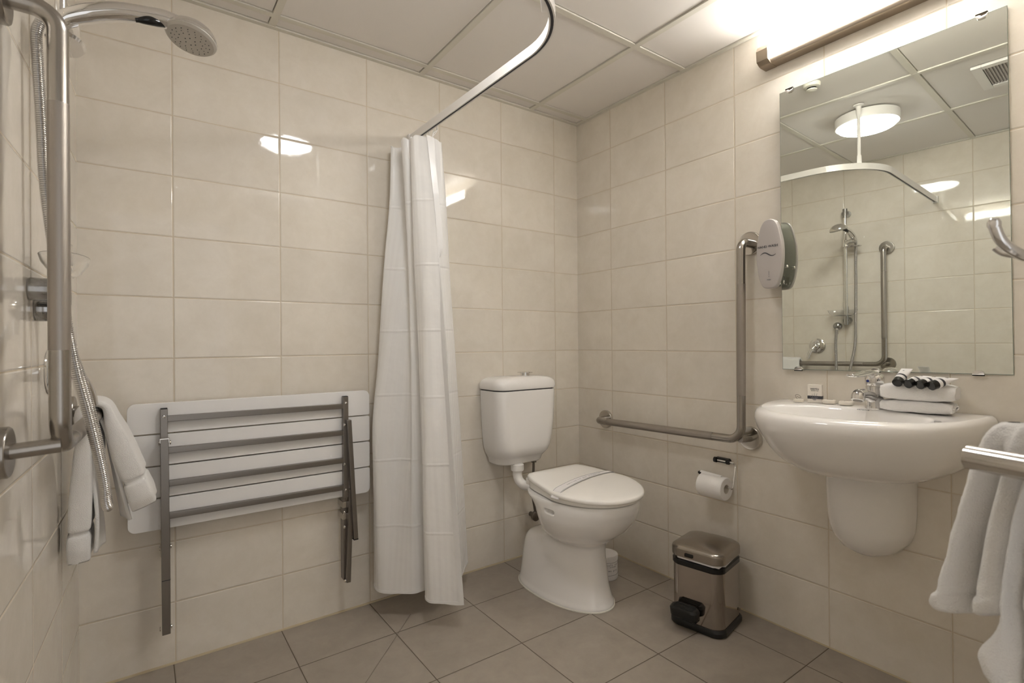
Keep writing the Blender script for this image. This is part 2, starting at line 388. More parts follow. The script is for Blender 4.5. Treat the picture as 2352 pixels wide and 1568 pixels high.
# smoke detector and extractor grille, both only seen in the mirror
t = thing('smoke_detector', 'small round cream smoke detector on the ceiling, seen in the mirror', 'detector', (-0.645, -0.985, CEIL))
bm = B(); lathe(bm, [(0.0, 0), (0.036, 0), (0.037, -0.006), (0.034, -0.017), (0.026, -0.020), (0, -0.020)], (-0.645, -0.985, CEIL), (0, 0, 1), 40); obj('base', bm, m_beige, t)
bm = B(); lathe(bm, [(0.0, -0.019), (0.0195, -0.019), (0.0195, -0.027), (0, -0.027)], (-0.645, -0.985, CEIL), (0, 0, 1), 32); obj('chamber', bm, m_blackg, t)
bm = B(); lathe(bm, [(0.0, -0.027), (0.022, -0.027), (0.0215, -0.031), (0.012, -0.035), (0, -0.036)], (-0.645, -0.985, CEIL), (0, 0, 1), 32); obj('cap', bm, m_beige, t)
t = thing('ceiling_vent', 'square grey ceiling extractor grille in a white frame, reflected in the mirror', 'vent', (-1.22, -1.60, CEIL))
bm = B(); vx, vy = -1.20, -1.62
for lo, hi in (((vx - .15, vy - .15), (vx + .15, vy - .115)), ((vx - .15, vy + .115), (vx + .15, vy + .15)), ((vx - .15, vy - .115), (vx - .115, vy + .115)), ((vx + .115, vy - .115), (vx + .15, vy + .115))):
    box(bm, (*lo, CEIL - 0.012), (*hi, CEIL), 0.002)
obj('frame', bm, m_plast, t)
bm = B(); box(bm, (vx - .115, vy - .115, CEIL - .003), (vx + .115, vy + .115, CEIL))
for k in range(22): box(bm, (vx - .115, vy - .112 + k * .0105, CEIL - .009), (vx + .115, vy - .107 + k * .0105, CEIL - .003))
obj('grille', bm, m_disp, t, smooth=False)

# ------------------------------------------------------------------ mirror
MN = Vector((-math.cos(0.030), math.sin(-0.030), -0.004)).normalized()
t = thing('wall_mirror', 'large frameless rectangular mirror on the tiled wall above the basin', 'mirror', (-0.012, -1.415, 0.957))
def mp(y, z, o=0.0):     # point on the mirror face
    P0 = Vector((-0.014, -1.42, 1.45)); x = P0.x + (-(y - P0.y) * MN.y - (z - P0.z) * MN.z) / MN.x
    return Vector((x, y, z)) + MN * o
cor = [mp(-1.109, 0.956), mp(-1.722, 0.962), mp(-1.717, 1.967), mp(-1.1085, 1.962)]
bm = B(); rings_mesh(bm, [[c for c in cor], [c - MN * 0.0045 for c in cor]]); obj('backing_glass', bm, m_edge, t, smooth=False)
bm = B(); cc = sum(cor, Vector()) / 4; ins = [c + (cc - c).normalized() * 0.002 for c in cor]
rings_mesh(bm, [[c + MN * 0.0006 for c in ins], [c + MN * 0.0001 for c in ins]]); obj('mirror_face', bm, m_mirror, t, smooth=False)
for y, z, s in ((-1.145, 1.9625, 1), (-1.665, 1.9665, 1), (-1.165, 0.9565, -1), (-1.40, 0.9585, -1), (-1.65, 0.961, -1)):
    bm = B(); c = mp(y, z); w, h = 0.013, 0.011
    o2 = [(y - w, z + s * 0.004), (y - w, z - s * h * 0.3), (y - w * 0.75, z - s * h * 0.75), (y - w * 0.4, z - s * h), (y + w * 0.4, z - s * h), (y + w * 0.75, z - s * h * 0.75), (y + w, z - s * h * 0.3), (y + w, z + s * 0.004)]
    rings_mesh(bm, [[(c.x - 0.0065, a, b) for a, b in o2], [(c.x + 0.0005, a, b) for a, b in o2]])
    box(bm, (c.x - 0.0065, y - w, z + s * 0.001), (-0.001, y + w, z + s * 0.004))
    obj('clip', bm, m_chrome, t)

# ------------------------------------------------------------------ grab rails
def flange(bm, c, nrm, r=0.0455, h=0.013):
    lathe(bm, [(0, 0), (r, 0), (r, h * 0.75), (r - 0.002, h * 0.95), (r - 0.006, h), (0.017, h), (0, h)], c, nrm, 40)
def grab(name, label, pA, pC, pD, wallpt, nrm, r, group):
    """pA end near corner, pC the L corner, pD top: points on the rail axis; wallpt(p) gives the wall point behind p"""
    t = thing(name, label, 'grab rail', wallpt(pC), group)
    wA, wC, wD = wallpt(pA), wallpt(pC), wallpt(pD)
    path = fillet([wA + nrm * 0.004, pA, pC, pD, wD + nrm * 0.004], [0.045, 0.055, 0.048], 12)
    bm = B(); tube(bm, path, r, 28); obj('rail', bm, m_steel, t)
    hs = (pC - pA).normalized(); vs = (pD - pC).normalized(); hl = (pC - pA).length; vl = (pD - pC).length
    for a, d, l in ((pA, hs, hl), (pC, vs, vl)):
        i0, i1 = (0.075, l - 0.12) if a is pA else (0.17, l - 0.16)
        bm = B(); tube(bm, [a + d * i0, a + d * i1], r + 0.0004, 28); obj('grip', bm, m_steelg, t, label='matt textured grip section')
    bm = B(); tube(bm, [wC + nrm * 0.004, pC + (pA - pC).normalized() * 0.006 + vs * 0.004], r * 0.86, 24); obj('strut', bm, m_steel, t)
    for w in (wA, wC, wD):
        bm = B(); flange(bm, w + nrm * 0.0005, nrm, 0.0455 if nrm.x < 0 else 0.043, 0.013 if nrm.x < 0 else 0.014); obj('flange', bm, m_steelp if nrm.x < 0 else m_steel, t)
    return t
grab('grab_rail', 'L shaped steel grab rail on the wall beside the toilet and soap dispenser', Vector((-0.070, -0.206, 0.669)), Vector((-0.070, -0.975, 0.683)), Vector((-0.070, -0.980, 1.437)),
     lambda p: Vector((0.0, p.y, p.z)), Vector((-1, 0, 0)), 0.0162, 'L shaped grab rails')
def lw(p): return Vector((LX(p.y), p.y, p.z))
def lp(o, y, z): return Vector((LX(y), y, z)) + LN * o
grab('grab_rail', 'L shaped steel grab rail nearest the camera, hand towel over its far end', lp(0.072, -0.17, 0.878), lp(0.077, -0.872, 0.885), lp(0.077, -0.872, 1.645),
     lw, LN, 0.0155, 'L shaped grab rails')

# ------------------------------------------------------------------ shower: rail, soap dish, hand shower, elbow, mixer
SY = -0.652; SO = 0.052
t = thing('shower_rail', 'vertical chrome slide rail fixed to the left shower wall', 'shower rail', lp(0, SY, 1.15))
bm = B(); tube(bm, [lp(SO, SY, 1.150), lp(SO, SY, 1.925)], 0.0105, 24); obj('rail', bm, m_chrome, t)
for z in (1.178, 1.905):
    bm = B(); tube(bm, [lp(0.0005, SY, z), lp(0.003, SY, z), lp(SO - 0.004, SY, z), lp(SO + 0.002, SY, z)], [0.0225, 0.0235, 0.0225, 0.0185], 28)
    tube(bm, [lp(SO, SY, z - 0.03), lp(SO, SY, z + 0.03)], 0.0145, 24); obj('bracket', bm, m_chromed, t)
bm = B(); hp = lp(SO, SY, 1.700)
tube(bm, [hp - Vector((0, 0, 0.022)), hp + Vector((0, 0, 0.022))], 0.0185, 24)
tube(bm, [hp, hp + Vector((0.02, -0.03, 0.006)), hp + Vector((0.016, -0.058, 0.012))], [0.014, 0.015, 0.0175], 20)
obj('slider', bm, m_chrome, t)
lev = [[hp + Vector((x * math.cos(a) * 1.0 + 0.012, -0.045 + y * math.sin(a), -0.030 + zz)) for a in [2 * PI * k / 24 for k in range(24)]] for x, y, zz in ((0.001, 0.001, -0.004), (0.028, 0.05, -0.003), (0.032, 0.056, 0.002), (0.026, 0.046, 0.008), (0.001, 0.001, 0.011))]
bm = B(); rings_mesh(bm, lev); obj('lever', bm, m_chrome, t)
# clear dish low on the rail
dz = 1.245
ring = []
def dish(off, z, y0, y1, d0, d1):
    return [lp((d0 + d1) / 2 + (d1 - d0) / 2 * math.cos(a) * 1.0, (y0 + y1) / 2 + (y1 - y0) / 2 * math.sin(a), z) for a in [2 * PI * k / 36 for k in range(36)]]
bm = B()
rings_mesh(bm, [dish(0, dz - 0.036, -0.68, -0.58, 0.045, 0.066), dish(0, dz - 0.028, -0.70, -0.56, 0.028, 0.080), dish(0, dz - 0.010, -0.715, -0.545, 0.016, 0.091), dish(0, dz + 0.004, -0.72, -0.54, 0.012, 0.095), dish(0, dz + 0.004, -0.7175, -0.5425, 0.0145, 0.0925), dish(0, dz - 0.010, -0.712, -0.548, 0.019, 0.088), dish(0, dz - 0.026, -0.695, -0.565, 0.031, 0.077), dish(0, dz - 0.033, -0.68, -0.58, 0.047, 0.064)])
tube(bm, [lp(SO, SY, dz - 0.016), lp(SO, SY, dz + 0.028)], 0.0165, 24)
obj('soap_dish', bm, m_clear, t, label='clear plastic soap dish')

t = thing('hand_shower', 'chrome hand shower with round grey spray plate and coiled metal hose', 'shower head', hp)
HC = Vector((-1.829, -0.690, 1.757)); hn = Vector((-0.20, -0.13, -0.97)).normalized()      # face centre, face normal
hs0 = hp + Vector((0.016, -0.060, 0.012))
hd = (HC - hs0); 
path = catmull([(-2.052, -.713, 1.705), (-2.040, -.712, 1.720), (-2.005, -.710, 1.742), (-1.960, -.706, 1.763), (-1.915, -.70, 1.775), (-1.875, -.695, 1.782), HC - hn * 0.020], 8)
nn = len(path); rad = [0.0135 + 0.0055 * min(1, i / (nn * 0.3)) for i in range(nn)]
bm = B(); tube(bm, path, rad, 24)
lathe(bm, [(0, -0.036), (0.014, -0.035), (0.030, -0.029), (0.043, -0.019), (0.0505, -0.008), (0.0525, 0.0), (0.048, 0.002), (0, 0.001)], HC - hn * 0.004, hn, 48)
obj('handle', bm, m_chrome, t)
bm = B(); lathe(bm, [(0, 0.0), (0.0515, -0.004), (0.0515, 0.002), (0.047, 0.007), (0.03, 0.0085), (0, 0.009)], HC - hn * 0.003, hn, 48); sp_ = obj('spray_plate', bm, m_spray, t)
u_ = hn.orthogonal().normalized(); v_ = hn.cross(u_)
bm = B()
for R_, k_ in ((0.011, 6), (0.024, 12), (0.031, 14), (0.038, 18)):
    for k in range(k_):
        a = 2 * PI * k / k_ + R_ * 40; c = HC + (u_ * math.cos(a) + v_ * math.sin(a)) * R_
        hh = 0.0064 if R_ < 0.025 else 0.0056
        lathe(bm, [(0, 0), (0.0016 if R_ < 0.02 else 0.0011, 0), (0.0012 if R_ < 0.02 else 0.0009, hh - 0.0032), (0, hh - 0.0032)], c + hn * 0.0035, hn, 8)
obj('nozzles', bm, m_ink_shade, sp_)
bm = B(); gp = catmull([path[int(nn * 0.60)] + Vector((0.0, -0.008, -0.016)), path[int(nn * 0.70)] + Vector((0.0, -0.010, -0.014)), HC + Vector((-0.050, -0.008, 0.010))], 8)
tube(bm, gp, [0.003 + 0.0065 * math.sin(PI * min(0.93, max(0.12, i / (len(gp) - 1)))) for i in range(len(gp))], 14); obj('grip_insert', bm, m_blackg, t, label='dark rubber grip insert')
# ribbed hose: down from the handle, loop, back up to the elbow
EL = lp(0.034, -0.589, 1.118)
hose = catmull([(-2.050, -.713, 1.706), (-2.066, -.712, 1.708), (-2.080, -.708, 1.702), (-2.088, -.706, 1.678), (-2.088, -0.705, 1.64), (-2.082, -0.706, 1.50), (-2.076, -0.707, 1.36), (-2.055, -0.710, 1.18), (-2.033, -0.712, 1.020), (-2.012, -0.70, 0.910), (-1.992, -0.68, 0.785), (-1.988, -0.665, 0.728), (-1.985, -0.645, 0.712), (-1.988, -0.625, 0.735), (-2.0, -0.61, 0.83), (-2.022, -0.60, 0.95), (-2.045, -0.592, 1.04), tuple(EL)], 70)
# even spacing, then ripple
acc = [0.0]
for i in range(1, len(hose)): acc.append(acc[-1] + (hose[i] - hose[i - 1]).length)
tot = acc[-1]; n_ = int(tot / 0.00105); ev = []; j = 0
for k in range(n_ + 1):
    s_ = tot * k / n_
    while j < len(acc) - 2 and acc[j + 1] < s_: j += 1
    f_ = (s_ - acc[j]) / max(acc[j + 1] - acc[j], 1e-9); ev.append(hose[j].lerp(hose[j + 1], min(1, f_)))
bm = B(); tube(bm, ev, [(0.0076, 0.0093, 0.0095, 0.0090)[k % 4] for k in range(len(ev))], 14); obj('hose', bm, m_hose, t, sharp=70)

t = thing('shower_elbow', 'round chrome wall outlet where the shower hose joins the left wall', 'shower outlet', lp(0, -0.589, 1.141))
bm = B(); lathe(bm, [(0, 0.0005), (0.026, 0.0005), (0.0265, 0.008), (0.0262, 0.024), (0.022, 0.034), (0.012, 0.040), (0, 0.0415)], lp(0, -0.589, 1.141), LN, 36); obj('dome', bm, m_chromed, t)
bm = B(); tube(bm, [lp(0.034, -0.589, 1.125), lp(0.034, -0.590, 1.085)], 0.0092, 20); obj('nipple', bm, m_chrome, t)

MXC = lp(0, -0.455, 1.003)
t = thing('shower_mixer', 'chrome shower mixer with round plate and lever on the left wall', 'shower mixer', MXC)
bm = B(); lathe(bm, [(0, 0.0005), (0.052, 0.0005), (0.053, 0.004), (0.045, 0.010), (0.03, 0.013), (0, 0.013)], MXC, LN, 48); obj('plate', bm, m_chrome, t)
bm = B(); lathe(bm, [(0, 0.012), (0.024, 0.012), (0.0235, 0.04), (0.021, 0.052), (0.012, 0.060), (0, 0.062)], MXC, LN, 36); obj('body', bm, m_chrome, t)
bm = B(); lv = catmull([lp(0.048, -0.455, 1.003), lp(0.062, -0.440, 0.98), lp(0.074, -0.425, 0.945), lp(0.079, -0.417, 0.915)], 8)
tube(bm, lv, [0.013 - 0.004 * i / (len(lv) - 1) for i in range(len(lv))], 16); obj('lever', bm, m_chrome, t)

# ------------------------------------------------------------------ curtain track
TZ = 1.935; TX = -0.966; TC = -1.112; TR = 0.30
t = thing('curtain_track', 'white curved shower curtain track hung from the ceiling and two walls', 'curtain track', (-1.05, -1.02, TZ))
ye = -1.125
pl = fillet([(TX - .010, -0.004, TZ + .003), (TX - .012, ye, TZ - .016), (LX(ye) + 0.004, ye - 0.002, TZ - .030)], 0.27, 22)
sh = [(0.015, -0.0085), (0.015, 0.0085), (-0.009, 0.0085), (-0.0155, 0.0085), (-0.0155, 0.0040), (-0.010, 0.0040), (-0.010, -0.0040), (-0.0155, -0.0040), (-0.0155, -0.0085)]
bm = B(); tube(bm, pl, 1.0, shape=sh); obj('track', bm, m_track, t, sharp=25)
bm = B(); tube(bm, pl, 1.0, shape=[(-0.0102, -0.0045), (-0.0102, 0.0045), (-0.0135, 0.0045), (-0.0135, -0.0045)]); obj('slot_shade', bm, m_ink_shade, t, sharp=25, label='dark bar painted as shade in the glider groove under the track')  # solid dark bar stands in for the shade inside the groove
for c, nrm in ((Vector((TX - .010, 0, TZ + .003)), Vector((0, -1, 0))), (Vector((LX(ye), ye - 0.002, TZ - .030)), Vector((1, 0, 0)))):
    side = Vector((0, 0, 1)).cross(nrm); M_ = frame(c, side, Vector((0, 0, 1)))
    bm = B(); t2 = bmesh.new(); rings_mesh(t2, [[(a, b, h) for a, b in rrect(0, 0, 0.013, 0.021, 0.004)] for h in (0.0, 0.018)]); bmesh.ops.transform(t2, matrix=frame(c, side, Vector((0, 0, 1))), verts=t2.verts)
    if (M_.to_3x3() @ Vector((0, 0, 1))).dot(nrm) < 0:
        bmesh.ops.translate(t2, vec=nrm * 0.018, verts=t2.verts)
    merge(bm, t2); obj('wall_bracket', bm, m_track, t)
TZ2 = TZ - .018; pc = Vector((-1.074, -1.040, 0))
bm = B(); lathe(bm, [(0, CEIL), (0.024, CEIL), (0.023, CEIL - 0.004), (0.0125, CEIL - 0.008), (0.0115, CEIL - 0.034), (0.0075, CEIL - 0.06), (0.0075, TZ2 + 0.065), (0.010, TZ2 + 0.06), (0.0105, TZ2 + 0.020), (0.0, TZ2 + 0.0145)], (pc.x, pc.y, 0), (0, 0, 1), 24); obj('ceiling_post', bm, m_track, t)
bm = B(); box(bm, (-0.030, -0.011, 0.012), (0.030, 0.011, 0.021), 0.003, M=Matrix.Translation((pc.x, pc.y, TZ2)) @ Matrix.Rotation(math.radians(46), 4, 'Z')); obj('post_clamp', bm, m_track, t)

# ------------------------------------------------------------------ shower curtain
t = thing('shower_curtain', 'white satin shower curtain bunched at the wall end of its track', 'curtain', (-1.0, -0.2, 0.1))
top = [(-0.985, -0.012), (-1.055, -0.03), (-1.085, -0.062), (-1.02, -0.072), (-0.945, -0.085), (-0.985, -0.105), (-1.062, -0.118), (-1.075, -0.155), (-1.020, -0.168), (-0.962, -0.162), (-0.930, -0.190), (-0.945, -0.222), (-0.985, -0.205), (-1.035, -0.190), (-1.057, -0.182), (-1.055, -0.200), (-1.035, -0.212), (-0.985, -0.245), (-1.012, -0.235)]
bot = [(-1.020, -0.03), (-1.120, -0.035), (-1.172, -0.062), (-1.180, -0.128), (-1.145, -0.165), (-1.104, -0.203), (-1.062, -0.225), (-0.99, -0.205), (-0.90, -0.185), (-0.832, -0.165), (-0.765, -0.105), (-0.79, -0.13), (-0.86, -0.21), (-0.95, -0.27), (-1.045, -0.270), (-1.060, -0.318), (-1.030, -0.352), (-0.995, -0.382), (-0.964, -0.413)]
nlev = 9; rows = []
for i in range(nlev):
    f = i / (nlev - 1); z = 1.872 - f * (1.872 - 0.098)
    e = f ** 0.85; row = []
    for k, (a, b) in enumerate(zip(top, bot)):
        x = a[0] + (b[0] - a[0]) * e; y = a[1] + (b[1] - a[1]) * e
        if k <= 3: x = a[0] + (b[0] - a[0]) * min(1, max(0, (f - 0.10) / 0.52)) ** 0.9
        w = math.sin(PI * f) * 0.006
        x += w * math.sin(k * 2.1 + f * 5); y += w * 0.6 * math.cos(k * 1.7 + f * 4)
        row.append((min(x, -0.70), min(y, -0.010), z))
    rows.append(row)
G = grid_surface(rows, 9, 14)
arc = [0.0]
gl = G[-1]
for j in range(1, len(gl)): arc.append(arc[-1] + (gl[j] - gl[j - 1]).length)
bm = B(); uvl = bm.loops.layers.uv.new('UVMap'); V = []
for i, row in enumerate(G):
    rr = []
    for j, p in enumerate(row):
        f = i / (len(G) - 1)
        q = Vector(p)
        nv = noise.noise(Vector((arc[j] * 9, f * 5, 0.3))) * 0.006 * math.sin(PI * min(1, f * 1.2 + 0.02)) if f < 0.98 else 0
        q.x += nv; q.y += nv * 0.5 if q.y < -0.03 else 0
        q.y = min(q.y, -0.006)
        if i == len(G) - 1: q.z += 0.004 * math.sin(arc[j] * 40)
        if f < 0.03: q.z += 0.006 * math.sin(arc[j] * 55 + 1) * (1 - f / 0.03)
        rr.append(bm.verts.new(q))
    V.append(rr)
for i in range(len(V) - 1):
    for j in range(len(V[0]) - 1):
        f_ = bm.faces.new((V[i][j], V[i][j + 1], V[i + 1][j + 1], V[i + 1][j]))
        for lp_, (a, b) in zip(f_.loops, ((i, j), (i, j + 1), (i + 1, j + 1), (i + 1, j))): lp_[uvl].uv = (arc[b], a / (len(V) - 1))
cur = obj('cloth', bm, m_curt, t, sharp=80)
lead = [V_[-1] for V_ in [[p for p in row] for row in G]]
def ribbon(rowpts, wid, thick):
    bm = B(); rings = []
    for a, b in rowpts:
        d = (b - a); L_ = d.length; d = d / max(L_, 1e-6); n1 = d.cross(Vector((0, 0, 1))).normalized() * thick
        e_ = a + d * wid; rings.append([a + n1, e_ + n1, e_ - n1, a - n1])
    rings_mesh(bm, rings); return bm
obj('side_hem', ribbon([(Vector(r[-1]), Vector(r[-10])) for r in G[2:-1]], 0.022, 0.0012), m_curt, t, label='stitched side hem')
def hemline(z0, z1, rr0, rr1, off):
    bm = B(); rings = []
    for j in range(len(G[0])):
        a, b = Vector(G[rr0][j]), Vector(G[rr1][j]); q = Vector(G[rr0][min(j + 1, len(G[0]) - 1)]) - Vector(G[rr0][max(j - 1, 0)]); n1 = q.cross(Vector((0, 0, 1))).normalized() * off
        rings.append([a + n1, b + n1, b - n1, a - n1])
    rings_mesh(bm, rings); return bm
obj('bottom_hem', hemline(0, 0, -2, -1, 0.0011), m_curt, t)
for k, (x, y) in enumerate(((-0.985, -0.02), (-0.972, -0.075), (-0.972, -0.105), (-0.98, -0.135), (-0.975, -0.165), (-0.97, -0.20), (-0.985, -0.232))):
    bm = B(); tube(bm, fillet([(TX, y, TZ - 0.010), (TX, y - 0.004, 1.905), (x, y - 0.004, 1.888), (x, y + 0.004, 1.876), (TX + 0.002, y + 0.004, 1.903), (TX, y + 0.002, TZ - 0.010)], 0.006, 4), 0.0016, 8); obj('curtain_ring', bm, m_plast, t)

# ------------------------------------------------------------------ folding shower seat
t = thing('folding_shower_seat', 'white slatted shower seat folded flat against the wall on a steel frame', 'shower seat', (-1.57, 0, 0.14))
sx0, sx1 = -1.962, -1.184
zs = [(0.779, 0.876), (0.676, 0.7745), (0.573, 0.6715), (0.470, 0.5685)]
for i, (z0, z1) in enumerate(zs):
    n = 6; pts = []
    for (qx, qz, r) in ((sx1, z1, 0.022 if i == 0 else 0.006), (sx0, z1, 0.022 if i == 0 else 0.003), (sx0, z0, 0.022 if i == 3 else 0.003), (sx1, z0, 0.020 if i == 3 else 0.006)):
        cx_ = qx - math.copysign(r, qx - (-1.57)); cz_ = qz - math.copysign(r, qz - (z0 + z1) / 2)
        a0 = {(1, 1): 0, (0, 1): PI / 2, (0, 0): PI, (1, 0): 1.5 * PI}[(int(qx > -1.57), int(qz > (z0 + z1) / 2))]
        for k in range(n + 1):
            a = a0 + PI / 2 * k / n; pts.append((cx_ + r * math.cos(a), cz_ + r * math.sin(a)))
    bm = B(); prism(bm, pts, -0.040, -0.055, 'y', 0.002); obj('slat', bm, m_slat, t)
def bar(name, a, b, w, d_, m=m_flat, par=t, bev=0.0015):
    """square tube between a and b in the plane of the wall: w across, d_ deep"""
    a = Vector(a); b = Vector(b); ax = (b - a).normalized(); side = ax.cross(Vector((0, 1, 0))).normalized(); L_ = (b - a).length
    M_ = Matrix(((side.x, 0, ax.x, a.x), (side.y, 1, ax.y, a.y), (side.z, 0, ax.z, a.z), (0, 0, 0, 1)))
    bm = B(); box(bm, (-w / 2, -d_ / 2, 0), (w / 2, d_ / 2, L_), bev, 2, M_); return obj(name, bm, m, par)
for z0 in (0.826, 0.724, 0.6175, 0.5135): bar('crossbar', (-1.862, -0.0655, z0), (-1.287, -0.0655, z0 - 0.004), 0.0185, 0.019)
for x in (-1.866, -1.285):
    u1 = bar('upright', (x, -0.066, 0.470), (x, -0.066, 0.858), 0.020, 0.0205)
    bm = B(); box(bm, (x - 0.0095, -0.0755, 0.858), (x + 0.0095, -0.0565, 0.8605), 0.001); obj('end_cap', bm, m_black, u1)
    bm = B(); lathe(bm, [(0, 0), (0.0055, 0), (0.0045, 0.003), (0, 0.0038)], (x, -0.0762, 0.834), (0, -1, 0), 16); obj('rivet', bm, m_chrome, u1)
# left leg hangs straight, right leg is jointed and kicked out
lg = bar('leg', (-1.866, -0.089, 0.765), (-1.864, -0.089, 0.148), 0.0225, 0.0225)
bm = B(); box(bm, (-1.8755, -0.101, 0.3185), (-1.8525, -0.0775, 0.3205)); obj('joint_line', bm, m_ink_shade, lg)
bar('back_leg', (-1.859, -0.046, 0.52), (-1.859, -0.046, 0.148), 0.016, 0.026)
for x in (-1.8785, -1.8515):
    for y_, z_ in ((-0.089, 0.752), (-0.085, 0.165), (-0.085, 0.42)):
        bm = B(); lathe(bm, [(0, 0), (0.007, 0), (0.006, 0.003), (0, 0.004)], (x, y_, z_), (math.copysign(1, x + 1.866), 0, 0), 14); obj('bolt', bm, m_steelp, lg)
bar('hinge_plate', (-1.866, -0.0885, 0.752), (-1.866, -0.0885, 0.768), 0.027, 0.0225, m_steelp)
lg = bar('leg', (-1.279, -0.088, 0.770), (-1.256, -0.088, 0.312), 0.0165, 0.0225)
bm = B(); box(bm, (-1.265, -0.0995, 0.308), (-1.2475, -0.0765, 0.312), 0.001); obj('end_cap', bm, m_black, lg)
l2 = bar('back_leg', (-1.287, -0.046, 0.505), (-1.287, -0.046, 0.150), 0.014, 0.036)
bar('strut', (-1.268, -0.072, 0.50), (-1.2815, -0.072, 0.146), 0.0165, 0.026)
for x, z in ((-1.284, 0.606), (-1.281, 0.508), (-1.285, 0.42), (-1.2845, 0.365), (-1.283, 0.158), (-1.283, 0.757)):
    bm = B(); lathe(bm, [(0, 0), (0.0062, 0), (0.0055, 0.003), (0, 0.004)], (x - 0.008, -0.075 if z < 0.5 else -0.078, z - 0.006), (-1, -0.2, 0), 14); obj('rivet', bm, m_steelp, t)
for x in (-1.866, -1.285):
    bm = B()
    for z in (0.44, 0.395):
        box(bm, (x - 0.011, -0.066, z - 0.012), (x + 0.011, -0.0008, z + 0.012), 0.002)
    obj('wall_fixing', bm, m_steelp, t)

# ------------------------------------------------------------------ toilet
TXC = -0.437
t = thing('toilet', 'white ceramic toilet with wall hung cistern and closed lid', 'toilet', (TXC, -0.38, 0))
def oval(cx, yr, yf, hw, z, n=56, er=2.6, ef=2.05, mid=0.45, z2=None):
    ym = yr + (yf - yr) * mid; out = []
    for k in range(n):
        a = 2 * PI * k / n; c, s_ = math.cos(a), math.sin(a)
        e = er if s_ > 0 else ef
        x = math.copysign(abs(c) ** (2 / e), c) * hw; yy = math.copysign(abs(s_) ** (2 / e), s_)
        y = ym + (yy * (yr - ym) if s_ > 0 else -yy * (yf - ym))
        out.append((cx + x, y, z if z2 is None else z + (z2 - z) * (y - yr) / (yf - yr)))
    return out
prof = [(0.0015, -.140, -.625, .145), (.012, -.140, -.625, .145), (.03, -.142, -.617, .138), (.08, -.147, -.604, .128), (.14, -.154, -.597, .121), (.19, -.168, -.592, .115), (.218, -.192, -.591, .110), (.236, -.235, -.593, .107), (.247, -.29, -.597, .108),
        (.259, -.336, -.607, .120), (.28, -.346, -.635, .147), (.31, -.346, -.673, .174), (.355, -.338, -.711, .194), (.395, -.322, -.730, .2005), (.418, -.298, -.736, .2025), (.434, -.268, -.737, .202), (.443, -.268, -.732, .198)]
PR = [Vector((yr, yf, hw)) for z, yr, yf, hw in prof]; PRZ = [z for z, *_ in prof]
fine = []
for i in range(len(prof) - 1):
    nsub = max(2, int((PRZ[i + 1] - PRZ[i]) / 0.0035))
    p0, p1, p2, p3 = PR[max(i - 1, 0)], PR[i], PR[i + 1], PR[min(i + 2, len(PR) - 1)]
    z0, z1 = PRZ[i], PRZ[i + 1]; m1 = (p2 - p0) / max(1e-6, (PRZ[i + 1] - PRZ[max(i - 1, 0)])) * (z1 - z0); m2 = (p3 - p1) / max(1e-6, (PRZ[min(i + 2, len(PR) - 1)] - PRZ[i])) * (z1 - z0)
    for j in range(nsub):
        q = j / nsub; h00 = 2 * q ** 3 - 3 * q * q + 1; h10 = q ** 3 - 2 * q * q + q; h01 = -2 * q ** 3 + 3 * q * q; h11 = q ** 3 - q * q
        fine.append((z0 + (z1 - z0) * q, p1 * h00 + m1 * h10 + p2 * h01 + m2 * h11))
fine.append((PRZ[-1], PR[-1]))
prg = []
for z, v in fine:
    rg_ = []
    for x, y, zz in oval(TXC, v.x, v.y, v.z, z, n=360):
        if x < TXC and abs(y + 0.512) < 0.05 and abs(zz - 0.402) < 0.02:
            dy_ = max(0, abs(y + 0.512) - 0.019); ds = math.hypot(dy_, zz - 0.402); k_ = 1 - min(1, max(0, (ds - 0.004) / 0.0045)); k_ = k_ * k_ * (3 - 2 * k_)
            x += 0.014 * k_
        rg_.append((x, y, zz))
    prg.append(rg_)
bm = B(); rings_mesh(bm, prg); pan = obj('pan', bm, m_white, t, sharp=75)
bm = B(); rings_mesh(bm, [oval(TXC, -.136, -.629, .1495, z) for z in (0.0004, 0.004)] + [oval(TXC, -.140, -.6255, .1455, 0.006)]); obj('sealant', bm, m_grid, pan)
# flush horn at the back of the pan
bm = B(); tube(bm, [(TXC - 0.012, -0.165, 0.400), (TXC - 0.012, -0.24, 0.398), (TXC, -0.37, 0.390)], [0.031, 0.034, 0.055], 28); obj('flush_inlet', bm, m_white, t)
# seat and lid
def lidring(s, z, dz=0.0, er=12.0, tl=0.055):
    o_ = oval(TXC + 0.002, -0.292 - (1 - s) * 0.2 * 0.45, -0.752 + (1 - s) * 0.2, 0.207 * s, 0, 128, er, 2.05, 0.50)
    out = []
    for x, y, _ in o_:
        f = max(0.0, min(1.0, (-0.50 - y) / -0.20))   # narrow towards the hinge
        k = max(0.0, (y + 0.49) / 0.20); kk = 1 - 0.255 * min(1, k) ** 1.05
        out.append((TXC + 0.002 + (x - TXC - 0.002) * kk, y, z + dz + (y + 0.75) * tl))
    return out
bm = B(); rings_mesh(bm, [lidring(.93, .4445, tl=.004), lidring(.947, .447, tl=.004), lidring(.947, .4525), lidring(.93, .455)]); obj('seat', bm, m_seatpl, t, sharp=60)
bm = B(); rings_mesh(bm, [lidring(.90, .4545), lidring(.97, .4545), lidring(.99, .4565), lidring(1.0, .461), lidring(.997, .467), lidring(.985, .4715), lidring(.955, .4745), lidring(.85, .4775), lidring(.6, .480), lidring(.3, .4805), lidring(.05, .481)])
obj('lid', bm, m_seatpl, t, sharp=60)
bm = B(); box(bm, (TXC - 0.13, -0.296, 0.445), (TXC + 0.13, -0.268, 0.475), 0.006); obj('hinge', bm, m_seatpl, t)
